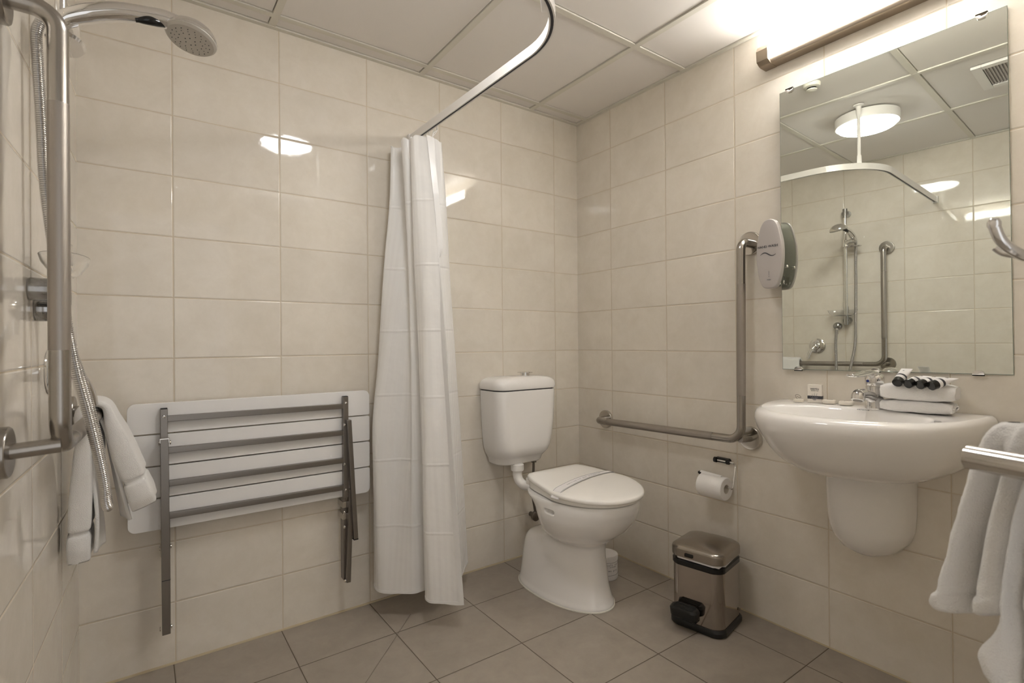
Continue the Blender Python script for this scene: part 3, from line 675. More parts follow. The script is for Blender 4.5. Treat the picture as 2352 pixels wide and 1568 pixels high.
# cistern
CX = -0.460
def cring(hw, d, z, y0=-0.004, rf=0.055):
    out = []; hy = d / 2; cy = y0 - hy
    rb = 0.008; n = 8
    for qx, qy, r in ((1, 1, rb), (-1, 1, rb), (-1, -1, rf), (1, -1, rf)):
        a0 = {(1, 1): 0, (-1, 1): PI / 2, (-1, -1): PI, (1, -1): 1.5 * PI}[(qx, qy)]
        r = min(r, hw - 0.001, hy - 0.001)
        for k in range(n + 1):
            a = a0 + PI / 2 * k / n; out.append((CX + qx * (hw - r) + r * math.cos(a), cy + qy * (hy - r) + r * math.sin(a), z))
    return out
bm = B()
rings_mesh(bm, [cring(.112, .098, .492), cring(.122, .108, .493), cring(.128, .114, .500), cring(.1315, .120, .518), cring(.138, .132, .530, rf=.06), cring(.149, .148, .548, rf=.065), cring(.157, .157, .575, rf=.065), cring(.163, .161, .62, rf=.06), cring(.1685, .164, .70), cring(.1715, .166, .78), cring(.173, .167, .836), cring(.171, .165, .840)])
cis = obj('cistern', bm, m_white, t, sharp=60)
bm = B(); rings_mesh(bm, [cring(.167, .162, .8385), cring(.167, .162, .8450)]); obj('lid_gap_shade', bm, m_ink_shade, cis)  # dark ring painted as the shade under the cistern lid
bm = B(); rings_mesh(bm, [cring(.172, .167, .8450), cring(.1755, .171, .8475, y0=-.003), cring(.1765, .172, .860, y0=-.003), cring(.1755, .171, .870, y0=-.003, rf=.055), cring(.1715, .168, .880, y0=-.004, rf=.055), cring(.162, .160, .8895, y0=-.006, rf=.055), cring(.144, .144, .8975, y0=-.014, rf=.05), cring(.11, .11, .9030, y0=-.03), cring(.05, .05, .9055, y0=-.055, rf=.02)]); cl = obj('cistern_lid', bm, m_white, t, sharp=60)
bm = B(); bc = (-0.432, -0.092, 0.902)
lathe(bm, [(0, 0), (0.031, 0), (0.0305, 0.0035), (0.0, 0.004)], bc, (0, 0, 1), 32); lathe(bm, [(0, 0.003), (0.0215, 0.003), (0.021, 0.016), (0, 0.016)], bc, (0, 0, 1), 32)
obj('button_base', bm, m_chrome, cl)
for s_ in (-1, 1):
    bm = B(); pts = [(bc[0] + s_ * (0.0012 + 0.036 * math.sin(PI * k / 14)) , bc[1] - 0.036 * math.cos(PI * k / 14)) for k in range(15)]
    rings_mesh(bm, [[(x, y, 0.9175) for x, y in pts], [(x, y, 0.9205) for x, y in pts], [(bc[0] + (x - bc[0]) * .8, bc[1] + (y - bc[1]) * .8, 0.9228) for x, y in pts]]); obj('flush_button', bm, m_chrome, cl)
bm = B(); fp = fillet([(-0.492, -0.105, 0.497), (-0.492, -0.105, 0.398), (-0.452, -0.215, 0.396)], 0.062, 14)
tube(bm, fp, 0.0215, 28); lathe(bm, [(0, 0), (0.029, 0), (0.031, 0.004), (0.031, 0.028), (0.028, 0.031), (0, 0.031)], (-0.492, -0.105, 0.462), (0, 0, 1), 28); lathe(bm, [(0, 0), (0.024, 0), (0.024, 0.006), (0, 0.006)], (-0.492, -0.105, 0.490), (0, 0, 1), 28)
lathe(bm, [(0, 0), (0.028, 0), (0.028, 0.02), (0, 0.02)], (-0.466, -0.176, 0.396), (0.35, -0.93, 0), 28)
obj('flush_pipe', bm, m_plast, t)
bm = B(); tube(bm, catmull([(-0.378, -0.085, 0.500), (-0.378, -0.083, 0.44), (-0.368, -0.06, 0.33), (-0.345, -0.045, 0.25), (-0.335, -0.045, 0.205)], 8), 0.0062, 12)
lathe(bm, [(0, 0), (0.014, 0), (0.014, 0.012), (0, 0.012)], (-0.378, -0.085, 0.481), (0, 0, 1), 6); obj('water_hose', bm, m_pipe, t)
bm = B(); lathe(bm, [(0, 0), (0.012, 0), (0.012, 0.032), (0, 0.032)], (-0.335, 0.0, 0.200), (0, -1, 0), 20); lathe(bm, [(0, 0.03), (0.020, 0.03), (0.025, 0.036), (0.025, 0.048), (0.018, 0.054), (0, 0.055)], (-0.335, 0, 0.200), (0, -1, 0), 24); obj('stop_valve', bm, m_pipe, t)
# paper band over the lid
band_rows = []
def lidz(x, y):
    rr = abs(x - TXC) / 0.205; return 0.4818 + (y + 0.75) * 0.055 - 0.004 * rr * rr - (0.004 if rr > .9 else 0)
P0 = Vector((-0.643, -0.553)); P1 = Vector((-0.226, -0.470)); dd = (P1 - P0).normalized(); pn = Vector((-dd.y, dd.x))
t = thing('paper_band', 'white sanitary paper strip with fine print wrapped across the toilet lid', 'paper strip', (TXC, -0.46, 0.48))
rA, rB = [], []
for k in range(25):
    f = k / 24; c = P0 + (P1 - P0) * f; bow = -0.028 * math.sin(PI * f)
    c = c + pn * (-bow) * 0.6; hw_ = 0.0165 + 0.004 * math.cos(PI * f)
    lift = 0.0035 * math.sin(PI * f) + 0.0012
    for R_, s_ in ((rA, 1), (rB, -1)):
        q = c + pn * hw_ * s_; z = lidz(q.x, q.y) + lift
        if k == 0: z -= 0.020; q = q + Vector((-0.002, 0))
        if k == 24: z -= 0.018; q = q + Vector((0.002, 0))
        R_.append(Vector((q.x, q.y, z)))
bm = B(); rings_mesh(bm, [[a, b, b - Vector((0, 0, 0.0006)), a - Vector((0, 0, 0.0006))] for a, b in zip(rA, rB)]); obj('strip', bm, m_bandp, t, sharp=80)
bm = B()
for R_, s_ in ((rA, -1), (rB, 1)):
    tube(bm, [p + Vector((0, 0, 0.0004)) + Vector((*pn, 0)) * 0.003 * s_ for p in R_], 0.00055, 5)
obj('border_line', bm, m_inkg, t)
bm = B()
txt = 'sanitised for your protection'
for i, ch in enumerate(txt):
    if ch == ' ': continue
    f = 0.22 + 0.56 * i / len(txt); k = f * 24; i0 = int(k); a = (rA[i0] + rB[i0]) / 2; b_ = (rA[i0 + 1] + rB[i0 + 1]) / 2; c = a.lerp(b_, k - i0) + Vector((0, 0, 0.0004))
    add_mesh(bm, text_mesh(ch, 0.0115, frame(c, (b_ - a), Vector((-(b_ - a).y, (b_ - a).x, 0))), 0.0001))
obj('print', bm, m_inkg, t, smooth=False)

# wrapped spare roll behind the toilet
sc = Vector((-0.220, -0.405))
t = thing('wrapped_toilet_roll', 'spare toilet roll in pleated grey printed paper on the floor behind the toilet', 'toilet roll', (sc.x, sc.y, 0))
bm = B(); seg = 96
def pl_ring(r, z, amp): return [(sc.x + (r + amp * (k % 2)) * math.cos(2 * PI * k / seg), sc.y + (r + amp * (k % 2)) * math.sin(2 * PI * k / seg), z) for k in range(seg)]
rings_mesh(bm, [pl_ring(.045, .0008, .0), pl_ring(.051, .001, .001), pl_ring(.0535, .008, .0014), pl_ring(.0535, .022, .0010), pl_ring(.0535, .026, 0), pl_ring(.0535, .080, 0), pl_ring(.0535, .084, .0012), pl_ring(.0535, .101, .0024), pl_ring(.051, .107, .0026), pl_ring(.030, .109, .0032), pl_ring(.008, .103, .001)])
obj('wrapper', bm, m_wrap, t, sharp=50)
bm = B()
for z in (.025, .081):
    tube(bm, [(sc.x + .0538 * math.cos(2 * PI * k / 48), sc.y + .0538 * math.sin(2 * PI * k / 48), z) for k in range(49)], 0.0006, 5)
for row, (z, s_) in enumerate(((.071, 'soft toilet'), (.063, 'tissue'), (.046, 'two ply'))):
    for i, ch in enumerate(s_):
        a = math.radians(-128) + 0.15 * i; c = Vector((sc.x + .0539 * math.cos(a), sc.y + .0539 * math.sin(a), z))
        if ch != ' ': add_mesh(bm, text_mesh(ch, 0.012, frame(c, (-math.sin(a), math.cos(a), 0), (0, 0, 1)), 0.0001))
obj('print', bm, m_ink_shade, t, smooth=False)

# ------------------------------------------------------------------ pedal bin
BR = Matrix.Translation((-0.181, -0.893, 0)) @ Matrix.Rotation(math.radians(11), 4, 'Z')
def bx_(bm, rings): 
    t2 = bmesh.new(); rings_mesh(t2, rings); bmesh.ops.transform(t2, matrix=BR, verts=t2.verts); merge(bm, t2); return bm
def bring(hx, hy, z, r=0.034, bow=0.006):
    out = []
    for x, y in rrect(0, 0, hx, hy, r, 8):
        if x < 0: x -= bow * max(0, 1 - (y / hy) ** 2)
        else: x += bow * max(0, 1 - (y / hy) ** 2)
        if abs(y) > hy * .5: y += math.copysign(bow * 1.3 * max(0, 1 - (x / hx) ** 2), y)
        out.append((x, y, z))
    return out
t = thing('pedal_bin', 'small polished steel pedal bin with black base and liner showing under the lid', 'bin', (-0.185, -0.897, 0))
HX, HY = 0.098, 0.093
bm = B(); bx_(bm, [bring(HX + .004, HY + .004, 0.001), bring(HX + .008, HY + .008, 0.006), bring(HX + .008, HY + .008, 0.018), bring(HX + .003, HY + .003, 0.026), bring(HX - .002, HY - .002, 0.026)]); obj('base', bm, m_black, t)
bm = B(); bx_(bm, [bring(HX, HY, 0.024), bring(HX, HY, 0.226), bring(HX - .003, HY - .003, 0.229)]); obj('body', bm, m_binst, t)
bm = B(); bx_(bm, [bring(HX - .002, HY - .002, 0.226), bring(HX + .0025, HY + .0025, 0.229), bring(HX + .0025, HY + .0025, 0.244), bring(HX - .002, HY - .002, 0.248), bring(HX - .004, HY - .004, 0.262)]); obj('rim', bm, m_blackg, t)
bm = B(); r0 = bring(HX - .001, HY - .001, 0.250); r1 = bring(HX + .002, HY + .002, 0.251); r2 = bring(HX + .001, HY + .001, 0.258); r3 = bring(HX - .004, HY - .004, 0.262)
def rag(r, a): return [(x + a * noise.noise(Vector((x * 90, y * 90, z * 50))), y + a * noise.noise(Vector((y * 90, x * 90, 3))), z + 2.2 * a * noise.noise(Vector((x * 60, y * 60, 7)))) for x, y, z in r]
def keep(r, zz):   # the liner sags only on the camera side
    return [(x, y, z) if (x < 0.02 and y < .07) else (x * 0.97, y * .97, zz) for x, y, z in r]
bx_(bm, [keep(rag(r0, .002), .256), keep(rag(r1, .0045), .257), keep(rag(r2, .003), .259), keep(rag(r3, .002), .261)]); obj('liner', bm, m_liner, t, label='white plastic liner edge')
tilt = Matrix.Rotation(math.radians(-2.2), 4, 'Y')
def lidr(hx, hy, z, **k): return [tuple(Vector((x, y, z + 0.004 - 0.035 * (x + .09) * 0)) ) for x, y, z in bring(hx, hy, z, **k)]
bm = B(); bx_(bm, [lidr(HX - .002, HY - .002, .256), lidr(HX + .003, HY + .003, .254), lidr(HX + .004, HY + .004, .257), lidr(HX + .004, HY + .004, .281), lidr(HX + .002, HY + .002, .288), lidr(HX - .005, HY - .005, .2935), lidr(HX - .03, HY - .028, .300, r=.03), lidr(.03, .025, .304, r=.02), lidr(.004, .004, .3045, r=.003)]); ld = obj('lid', bm, m_binlid, t, sharp=60)
bm = B(); box(bm, (-HX - .013, .004, .264), (-HX - .006, .036, .277), .003, 2, BR); obj('lid_buffer', bm, m_blackg, ld)
bm = B(); t2 = bmesh.new(); rings_mesh(t2, [[(x, y, z) for x, y in rrect(-HX - .028, 0, .026, .047, .018, 6)] for z in (.062, .066)] ); t2.free()
bx_(bm, [[(x, y, z) for x, y in rrect(-HX - .028, .028, hx_, hy_, .022, 6)] for z, hx_, hy_ in ((.052, .020, .044), (.056, .026, .051), (.080, .028, .053), (.088, .023, .048), (.089, .010, .030))])
for k in range(5): box(bm, (-HX - .046 + k * .008, -.010, .087), (-HX - .043 + k * .008, .066, .0905), .0008, 1, BR)
obj('pedal', bm, m_black, t)
bm = B(); box(bm, (-HX - .02, -.012, .035), (-HX + .004, .012, .064), .003, 2, BR); obj('pedal_arm', bm, m_black, t)
bm = B(); tube(bm, [BR @ Vector(p) for p in fillet([(HX + .001, -.045, .270), (HX + .009, -.045, .291), (HX + .009, .03, .291), (HX + .001, .03, .270)], .012, 5)], .003, 8); obj('handle', bm, m_blackg, t)
bm = B(); lathe(bm, [(0, 0), (.006, 0), (.005, .0015), (0, .002)], BR @ Vector((.062, -HY - .0072, .052)), BR.to_3x3() @ Vector((0, -1, 0)), 16); obj('stud', bm, m_pipe, t)

# ------------------------------------------------------------------ toilet roll and holder
t = thing('roll_holder', 'chrome wire toilet roll holder with black bracket on the right wall', 'roll holder', (0, -0.86, 0.575))
bm = B(); 
prism(bm, rrect(-0.8575, 0.5765, 0.034, 0.011, 0.009, 5), -0.0005, -0.006, 'x', 0.001)
for y in (-0.829, -0.884): lathe(bm, [(0, 0), (.011, 0), (.011, .010), (0, .010)], (-0.014, y + 0.005, 0.576), (0, -1, 0), 20)
box(bm, (-0.016, -0.884, 0.580), (-0.003, -0.829, 0.587), 0.002); obj('bracket', bm, m_blackg, t)
bm = B(); tube(bm, fillet([(-0.014, -0.832, 0.576), (-0.014, -0.912, 0.576), (-0.030, -0.926, 0.566), (-0.052, -0.928, 0.492), (-0.054, -0.926, 0.4835), (-0.054, -0.800, 0.4835)], 0.010, 6), 0.0038, 12); obj('wire_arm', bm, m_chrome, t)
bm = B(); prism(bm, [(-0.796, .525), (-0.781, .527), (-0.781, .519), (-0.796, .513)], -0.066, -0.052, 'x', .001); obj('arm_tip', bm, m_blackg, t)
yl0, yl1 = -0.793, -0.903; rc = (-0.056, 0, 0.4775)
bm = B(); seg = 56
def rr_(r, y, sq=0.0): return [(rc[0] + r * math.cos(2 * PI * k / seg), y, rc[2] + r * (1.0 + sq) * math.sin(2 * PI * k / seg)) for k in range(seg)]
rings_mesh(bm, [rr_(.019, yl0), rr_(.0425, yl0), rr_(.045, yl0 - .003), rr_(.0455, (yl0 + yl1) / 2), rr_(.045, yl1 + .003), rr_(.0425, yl1), rr_(.019, yl1)], wrap=True)
o = obj('toilet_roll', bm, m_paper, origin=(-0.056, -0.848, 0.432), sharp=50); tag(o, 'white toilet roll hanging on the wire holder below the right grab rail', 'toilet roll')
bm = B(); rings_mesh(bm, [[(-0.064, yl0 + .002, .5245), (-0.064, yl1 + .01, .5235)], [(-0.075, yl0 + .004, .5265), (-0.075, yl0 - .06, .5215)]] , closed=False)
rings = [[(rc[0] - 0.010, y, rc[2] + .0452), (rc[0] - .004, y, rc[2] + .0468), (rc[0] + .004, y, rc[2] + .0475 + (y - yl1) * .03), (rc[0] + .002, y, rc[2] + .0485 + (y - yl1) * .045), (rc[0] - .006, y, rc[2] + .0478 + (y - yl1) * .03)] for y in (yl0 + .004, (yl0 + yl1) / 2, yl1 + .02)]
bm.free(); bm = B(); rings_mesh(bm, rings); obj('loose_sheet', bm, m_paper, o)
bm = B(); rings_mesh(bm, [rr_(.0195, yl0 - .001), rr_(.0195, yl1 + .001), rr_(.0175, yl1 + .001), rr_(.0175, yl0 - .001)], wrap=True); obj('core', bm, m_card, o, label='cardboard core')

# ------------------------------------------------------------------ soap dispenser
t = thing('soap_dispenser', 'silver oval hand wash dispenser on the wall at the mirror left edge', 'soap dispenser', (0, -1.075, 1.25))
DC = (-1.096, 1.374)
prof = [(-.125, .004), (-.123, .018), (-.112, .029), (-.08, .040), (-.04, .046), (0, .048), (.04, .0455), (.08, .037), (.105, .029), (.120, .018), (.1255, .004)]
def dring(s, x, ny=0.0):
    pr = catmull([Vector((w * s, h * (1 - (1 - s) * 0.4), 0)) for h, w in prof], 4)
    right = [(x, DC[0] + ny - p.x, DC[1] + p.y) for p in pr]; left = [(x, DC[0] + ny + p.x, DC[1] + p.y) for p in reversed(pr)]
    return right + left
bm = B(); rings_mesh(bm, [dring(.90, -.066), dring(1.0, -.068), dring(1.0, -.080), dring(.97, -.0845), dring(.92, -.0862), dring(.5, -.0868), dring(.05, -.087)]); cv = obj('cover', bm, m_disp, t, sharp=50)
bm = B(); rings_mesh(bm, [dring(.55, -.0005, .026), dring(.62, -.012, .024), dring(.80, -.035, .012), dring(.90, -.055, .004), dring(.93, -.0665, 0)]); obj('body', bm, m_dispb, t, sharp=50)
bm = B(); add_mesh(bm, text_mesh('HAND WASH', 0.0122, frame((-.0874, DC[0] + .004, 1.400), (0, -1, 0), (0, 0, 1)), .0005))
obj('lettering', bm, m_ink_shade, cv, smooth=False)
bm = B(); sw = []
for k in range(21):
    f = k / 20; y = DC[0] + 0.031 - 0.056 * f; z = 1.372 + 0.0065 * math.sin(2 * PI * (f * 0.95 + 0.0)) ; w = 0.0003 + 0.0019 * math.sin(PI * f)
    sw.append([(-.0880, y, z + w), (-.0880, y, z - w), (-.0862, y, z - w), (-.0862, y, z + w)])
rings_mesh(bm, sw); obj('wave_mark', bm, m_ink_shade, cv)
bm = B(); box(bm, (-.0878, DC[0] - .0006, 1.296), (-.0862, DC[0] + .0006, 1.312)); box(bm, (-.0878, DC[0] - .001, 1.290), (-.0862, DC[0] + .001, 1.293)); add_mesh(bm, text_mesh('PUSH', 0.006, frame((-.0874, DC[0], 1.280), (0, -1, 0), (0, 0, 1)), .0004)); obj('fine_print', bm, m_inkg, cv, smooth=False)
bm = B(); lathe(bm, [(0, 0), (.006, 0), (.0055, .008), (.003, .010), (0, .010)], (-.050, DC[0] - .040, 1.325), (0, -1, 0.1), 20); obj('lock', bm, m_chrome, t)
bm = B(); box(bm, (-.052, DC[0] - .034, 1.262), (-.040, DC[0] - .020, 1.292), .003); box(bm, (-.056, DC[0] - .022, 1.256), (-.044, DC[0] - .006, 1.270), .003); obj('nozzle', bm, m_clear, t)

# ------------------------------------------------------------------ basin
t = thing('basin', 'white wall hung ceramic basin with rounded half pedestal shroud', 'basin', (0, -1.385, 0.37))
BZ = 0.8455
oc = [(-.004, -1.088), (-.05, -1.090), (-.13, -1.100), (-.24, -1.130), (-.335, -1.178), (-.40, -1.250), (-.431, -1.33), (-.436, -1.40), (-.422, -1.48), (-.39, -1.55), (-.33, -1.618), (-.25, -1.658), (-.14, -1.680), (-.05, -1.688), (-.004, -1.690)]
outer = catmull([(x, y, 0) for x, y in oc], 6)
bk = [Vector((-.004, -1.690 + (1.690 - 1.088) * k / 20, 0)) for k in range(1, 20)]
plan = outer + bk; NP = len(plan)
CB = Vector((0, -1.387))
def bring2(sx, sy, z, dx=0.0): return [(min(p.x * sx + dx, -.0025), CB.y + (p.y - CB.y) * sy, z) for p in plan]
def innerring(sx, sy, z, cx=-.247, cy=-1.387, hx=.146, hy=.222, ep=2.35, dzb=0.0):
    out = []
    for p in plan:      # matched by angle to the outline
        dx, dy = p.x + .222, p.y - cy; a = math.atan2(dy / .30, dx / .218)
        c, s_ = math.cos(a), math.sin(a)
        out.append((cx + math.copysign(abs(c) ** (2 / ep), c) * hx * sx, cy + math.copysign(abs(s_) ** (2 / ep), s_) * hy * sy, z + dzb * max(0, c)))
    return out
rings = [bring2(.42, .34, .650), bring2(.60, .52, .655), bring2(.73, .67, .668), bring2(.83, .79, .694), bring2(.90, .875, .727), bring2(.950, .935, .762), bring2(.985, .978, .788), bring2(.999, .997, .808), bring2(1.0, 1.0, .820), bring2(.994, .996, .832), bring2(.978, .983, .841), bring2(.95, .962, .8460), bring2(.925, .945, .8475)]
def mixr(a, b, f, dz=0): return [tuple(Vector(p).lerp(Vector(q), f) + Vector((0, 0, dz))) for p, q in zip(a, b)]
top_ = bring2(.925, .945, .8475); inn = innerring(1, 1, .8445, dzb=.004)
rings += [mixr(top_, inn, .5, .001), inn, innerring(.955, .965, .838, dzb=.003), innerring(.92, .93, .826), innerring(.87, .88, .80), innerring(.76, .78, .765), innerring(.55, .58, .742), innerring(.25, .28, .735), innerring(.05, .05, .733)]
bm = B(); rings_mesh(bm, rings); obj('bowl', bm, m_white, t, sharp=60)
bm = B(); sr = []
for z, p_, hw_ in ((.668, .165, .118), (.60, .160, .118), (.52, .155, .116), (.47, .150, .112), (.435, .140, .101), (.405, .120, .080), (.388, .09, .05), (.383, .05, .02)):
    sr.append([(-.001 - p_ * math.sin(PI * k / 24) ** 0.75 if 0 < k < 24 else -.001, -1.386 + hw_ * math.cos(PI * k / 24), z) for k in range(25)] + [(-.0008, -1.386 - hw_ + 2 * hw_ * k / 6, z) for k in range(1, 6)])
rings_mesh(bm, sr); obj('shroud', bm, m_white, t, sharp=60)
bm = B(); add_mesh(bm, text_mesh('caroma', 0.0115, frame((-.1155, -1.402, .8455), (0, -1, 0), (0.93, 0, 0.36)), .0003)); obj('maker_mark', bm, m_inkg, t, smooth=False)
bm = B(); lathe(bm, [(0, 0), (.022, 0), (.021, .003), (.012, .0035), (0, .0035)], (-.25, -1.387, .7345), (0, 0, 1), 28); obj('waste', bm, m_chrome, t)
# basin mixer tap
TB = Vector((-.078, -1.420, .8500))
t = thing('basin_tap', 'chrome single lever mixer tap with blue dot on the basin', 'tap', TB)
bm = B(); lathe(bm, [(0, -.004), (.0255, -.004), (.0262, .002), (.0245, .006), (.0235, .055), (.0245, .068), (.0, .069)], TB, (0, 0, 1), 36)
sp = catmull([TB + Vector((-.005, 0, .030)), TB + Vector((-.035, 0.004, .040)), TB + Vector((-.062, .008, .046)), TB + Vector((-.090, .012, .045))], 8)
tube(bm, sp, [.0175, .0175] + [.0165] * (len(sp) - 4) + [.0175, .0165], 24)
tip = TB + Vector((-.088, .0115, .045))
lathe(bm, [(0, .004), (.0175, .004), (.019, -.004), (.0175, -.016), (.0155, -.018), (0, -.018)], tip, (0.35, 0, 1), 28)
body = obj('body', bm, m_chrome, t, sharp=50)
bm = B(); lathe(bm, [(0, -.0192), (.0125, -.0192), (.0125, -.0175), (0, -.0175)], tip, (0.35, 0, 1), 24); obj('aerator', bm, m_pipe, body)
bm = B(); lathe(bm, [(0, .070), (.0235, .070), (.0255, .076), (.0262, .092), (.0225, .103), (.012, .109), (0, .110)], TB, (0, 0, 1), 36)
lv = catmull([TB + Vector((.008, 0, .100)), TB + Vector((-.030, .004, .111)), TB + Vector((-.070, .010, .106)), TB + Vector((-.108, .016, .103)), TB + Vector((-.128, .019, .106))], 7)
seg2 = 20; rg = []
for i, p in enumerate(lv):
    f = i / (len(lv) - 1); w = .021 - .010 * f + .003 * math.sin(PI * f); h = .009 - .005 * f
    if i == len(lv) - 1: w *= .6; h *= .6
    rg.append([p + Vector((0.12 * w * math.cos(2 * PI * k / seg2), w * math.cos(2 * PI * k / seg2), h * math.sin(2 * PI * k / seg2))) for k in range(seg2)])
rings_mesh(bm, rg); lvr = obj('lever', bm, m_chrome, t, sharp=50)
bm = B(); lathe(bm, [(0, 0), (.0042, 0), (.004, .0012), (0, .0015)], TB + Vector((-.0238, .010, .084)), (-.92, .38, 0), 16)
m_blue = mat('blue_indicator', (.02, .04, .25), .2); obj('indicator', bm, m_blue, lvr, label='blue and red temperature dot')

# ------------------------------------------------------------------ things on the basin
DZ = .8500
cd = Vector((0.43, -0.90, 0)).normalized()     # along the basin's back
fc = Vector((-.060, -1.238, DZ)); xd = Vector((.22, -.975, 0)).normalized(); nd = Vector((-.975, -.22, 0)).normalized()
t = thing('soap_carton', 'small upright cream carton with black band standing on the basin', 'soap box', fc)
def obox(bm, c, xd, yd, hx, hy, z0, z1, bev=.0008):
    M_ = Matrix(((xd.x, yd.x, 0, c.x), (xd.y, yd.y, 0, c.y), (0, 0, 1, c.z), (0, 0, 0, 1))); box(bm, (-hx, -hy, z0), (hx, hy, z1), bev, 2, M_); return bm
obj('carton', obox(B(), fc, xd, nd, .0215, .010, .0, .060), m_card, t, smooth=False)
bd = obj('black_band', obox(B(), fc, xd, nd, .0217, .0102, .012, .0225, 0), m_ink_shade, t, smooth=False)
bm = B(); ff = fc + nd * .0102
add_mesh(bm, text_mesh('vertu', .0125, frame(ff + Vector((0, 0, .0465)), xd, (0, 0, 1)), .0003)); add_mesh(bm, text_mesh('shower cap', .0048, frame(ff + Vector((0, 0, .0400)), xd, (0, 0, 1)), .0003))
obj('lettering', bm, m_ink_shade, t, smooth=False)
bm = B()
for dx, h, b_ in ((-.009, .016, -.004), (-.005, .021, -.003), (-.001, .026, .001), (.003, .024, .004), (.006, .013, .004), (-.003, .012, -.005), (.001, .010, .005)):
    p0 = ff + xd * (dx * .35) + Vector((0, 0, .008)); p1 = ff + xd * (dx + b_ * .4) + Vector((0, 0, .008 + h * .6)); p2 = ff + xd * (dx + b_) + Vector((0, 0, .008 + h))
    tube(bm, catmull([p0, p1, p2], 4), [.0007, .0007, .0007, .0006, .0006, .0005, .0004, .0003, .0002], 5)
obj('grass_motif', bm, m_inkg, t)
# little wrapped soap with a curled wire
pc_ = Vector((-.088, -1.196, DZ))
t = thing('soap_packet', 'tiny cream packet with a curled wire loop, left end of the basin', 'soap packet', pc_)
obj('packet', obox(B(), pc_, xd, nd, .015, .010, .0, .0095, .0015), m_soap, t)
bm = B(); tube(bm, catmull([pc_ + xd * -.004 + Vector((0, 0, .009)), pc_ + xd * -.010 + Vector((0, 0, .020)), pc_ + xd * -.004 + Vector((0, 0, .025)), pc_ + xd * .006 + Vector((0, 0, .019)), pc_ + xd * .005 + Vector((0, 0, .014)), pc_ + xd * -.006 + Vector((0, 0, .019))], 8), .0007, 8); obj('wire_loop', bm, m_pipe, t)
for (c, r, lab, z0) in ((Vector((-.062, -1.283, DZ)), .021, 'flat round wrapped soap right beside the upright carton', 0), (Vector((-.066, -1.335, DZ)), .021, 'flat round wrapped soap nearest the tap', 0)):
    bm = B(); lathe(bm, [(0, 0), (r * .85, 0), (r, .003), (r, .009), (r * .9, .012), (0, .0125)], c, (0, 0, 1), 36); o = obj('round_soap', bm, m_soap, origin=c); tag(o, lab, 'soap', 'round wrapped soaps on the basin')
    bm = B(); obox(bm, c + Vector((.004, 0, .0122)), xd, nd, .008, .0012, 0, .0005, 0); obj('seal', bm, m_ink_shade, o)
# folded face cloths
def cloth(name, lab, c, hx, hy, z0, z1, roll, seed):
    """folded cloth: a rounded C section swept along x direction xd"""
    h = (z1 - z0); rings = []; n = 40; r_ = h / 2
    for i in range(31):
        f = i / 30; s = (f - .5) * 2 * hx
        row = []
        for k in range(n):
            a = 2 * PI * k / n; cx_ = math.copysign(abs(math.cos(a)) ** .35, math.cos(a)) * hy; cz_ = math.copysign(abs(math.sin(a)) ** .6, math.sin(a)) * r_
            ez = 1 - .30 * abs(2 * f - 1) ** 5; e = 1 - .08 * abs(2 * f - 1) ** 6
            q = Vector((s, cx_ * e, cz_ * ez)); nz = noise.noise(q * 45 + Vector((seed, 0, 0))) * .0022 + noise.noise(q * 200 + Vector((seed, 5, 0))) * .0009
            w = Vector((s + (.003 * noise.noise(Vector((seed, k * .4, i * .1))) if i in (0, 30) else 0), q.y + nz, max(q.z + nz, -r_ + .0002)))
            row.append(c + xd2 * w.x + nd2 * w.y + Vector((0, 0, z0 + r_ + w.z)))
        rings.append(row)
    bm = B(); rings_mesh(bm, rings); o = obj(name, bm, m_towel, origin=c + Vector((0, 0, z0)), sharp=60); tag(o, lab, 'face cloth', 'folded face cloths on the basin'); 
    return o
xd2 = Vector((.10, -.995, 0)).normalized(); nd2 = Vector((-.995, -.10, 0)).normalized()
tc_ = Vector((-.088, -1.532, .8502))
o = cloth('folded_face_cloth', 'folded white face cloth at the bottom of the stack on the basin', tc_, .083, .045, 0, .034, 0, 1.0)
for k in range(2):
    bm = B(); sp3 = [tc_ + xd2 * (.084 + .002 * k) + nd2 * (.030 * math.cos(a) - .004) + Vector((0, 0, .017 + (.009 - .004 * k) * math.sin(a))) for a in [PI * 2 * j / 20 for j in range(15)]]
    tube(bm, sp3, .0022, 8); obj('rolled_edge', bm, m_towelband, o)
cloth('folded_face_cloth', 'folded white face cloth on top of the stack, four tubes lying on it', tc_ + xd2 * .004, .086, .047, .0345, .083, 0, 9.0)
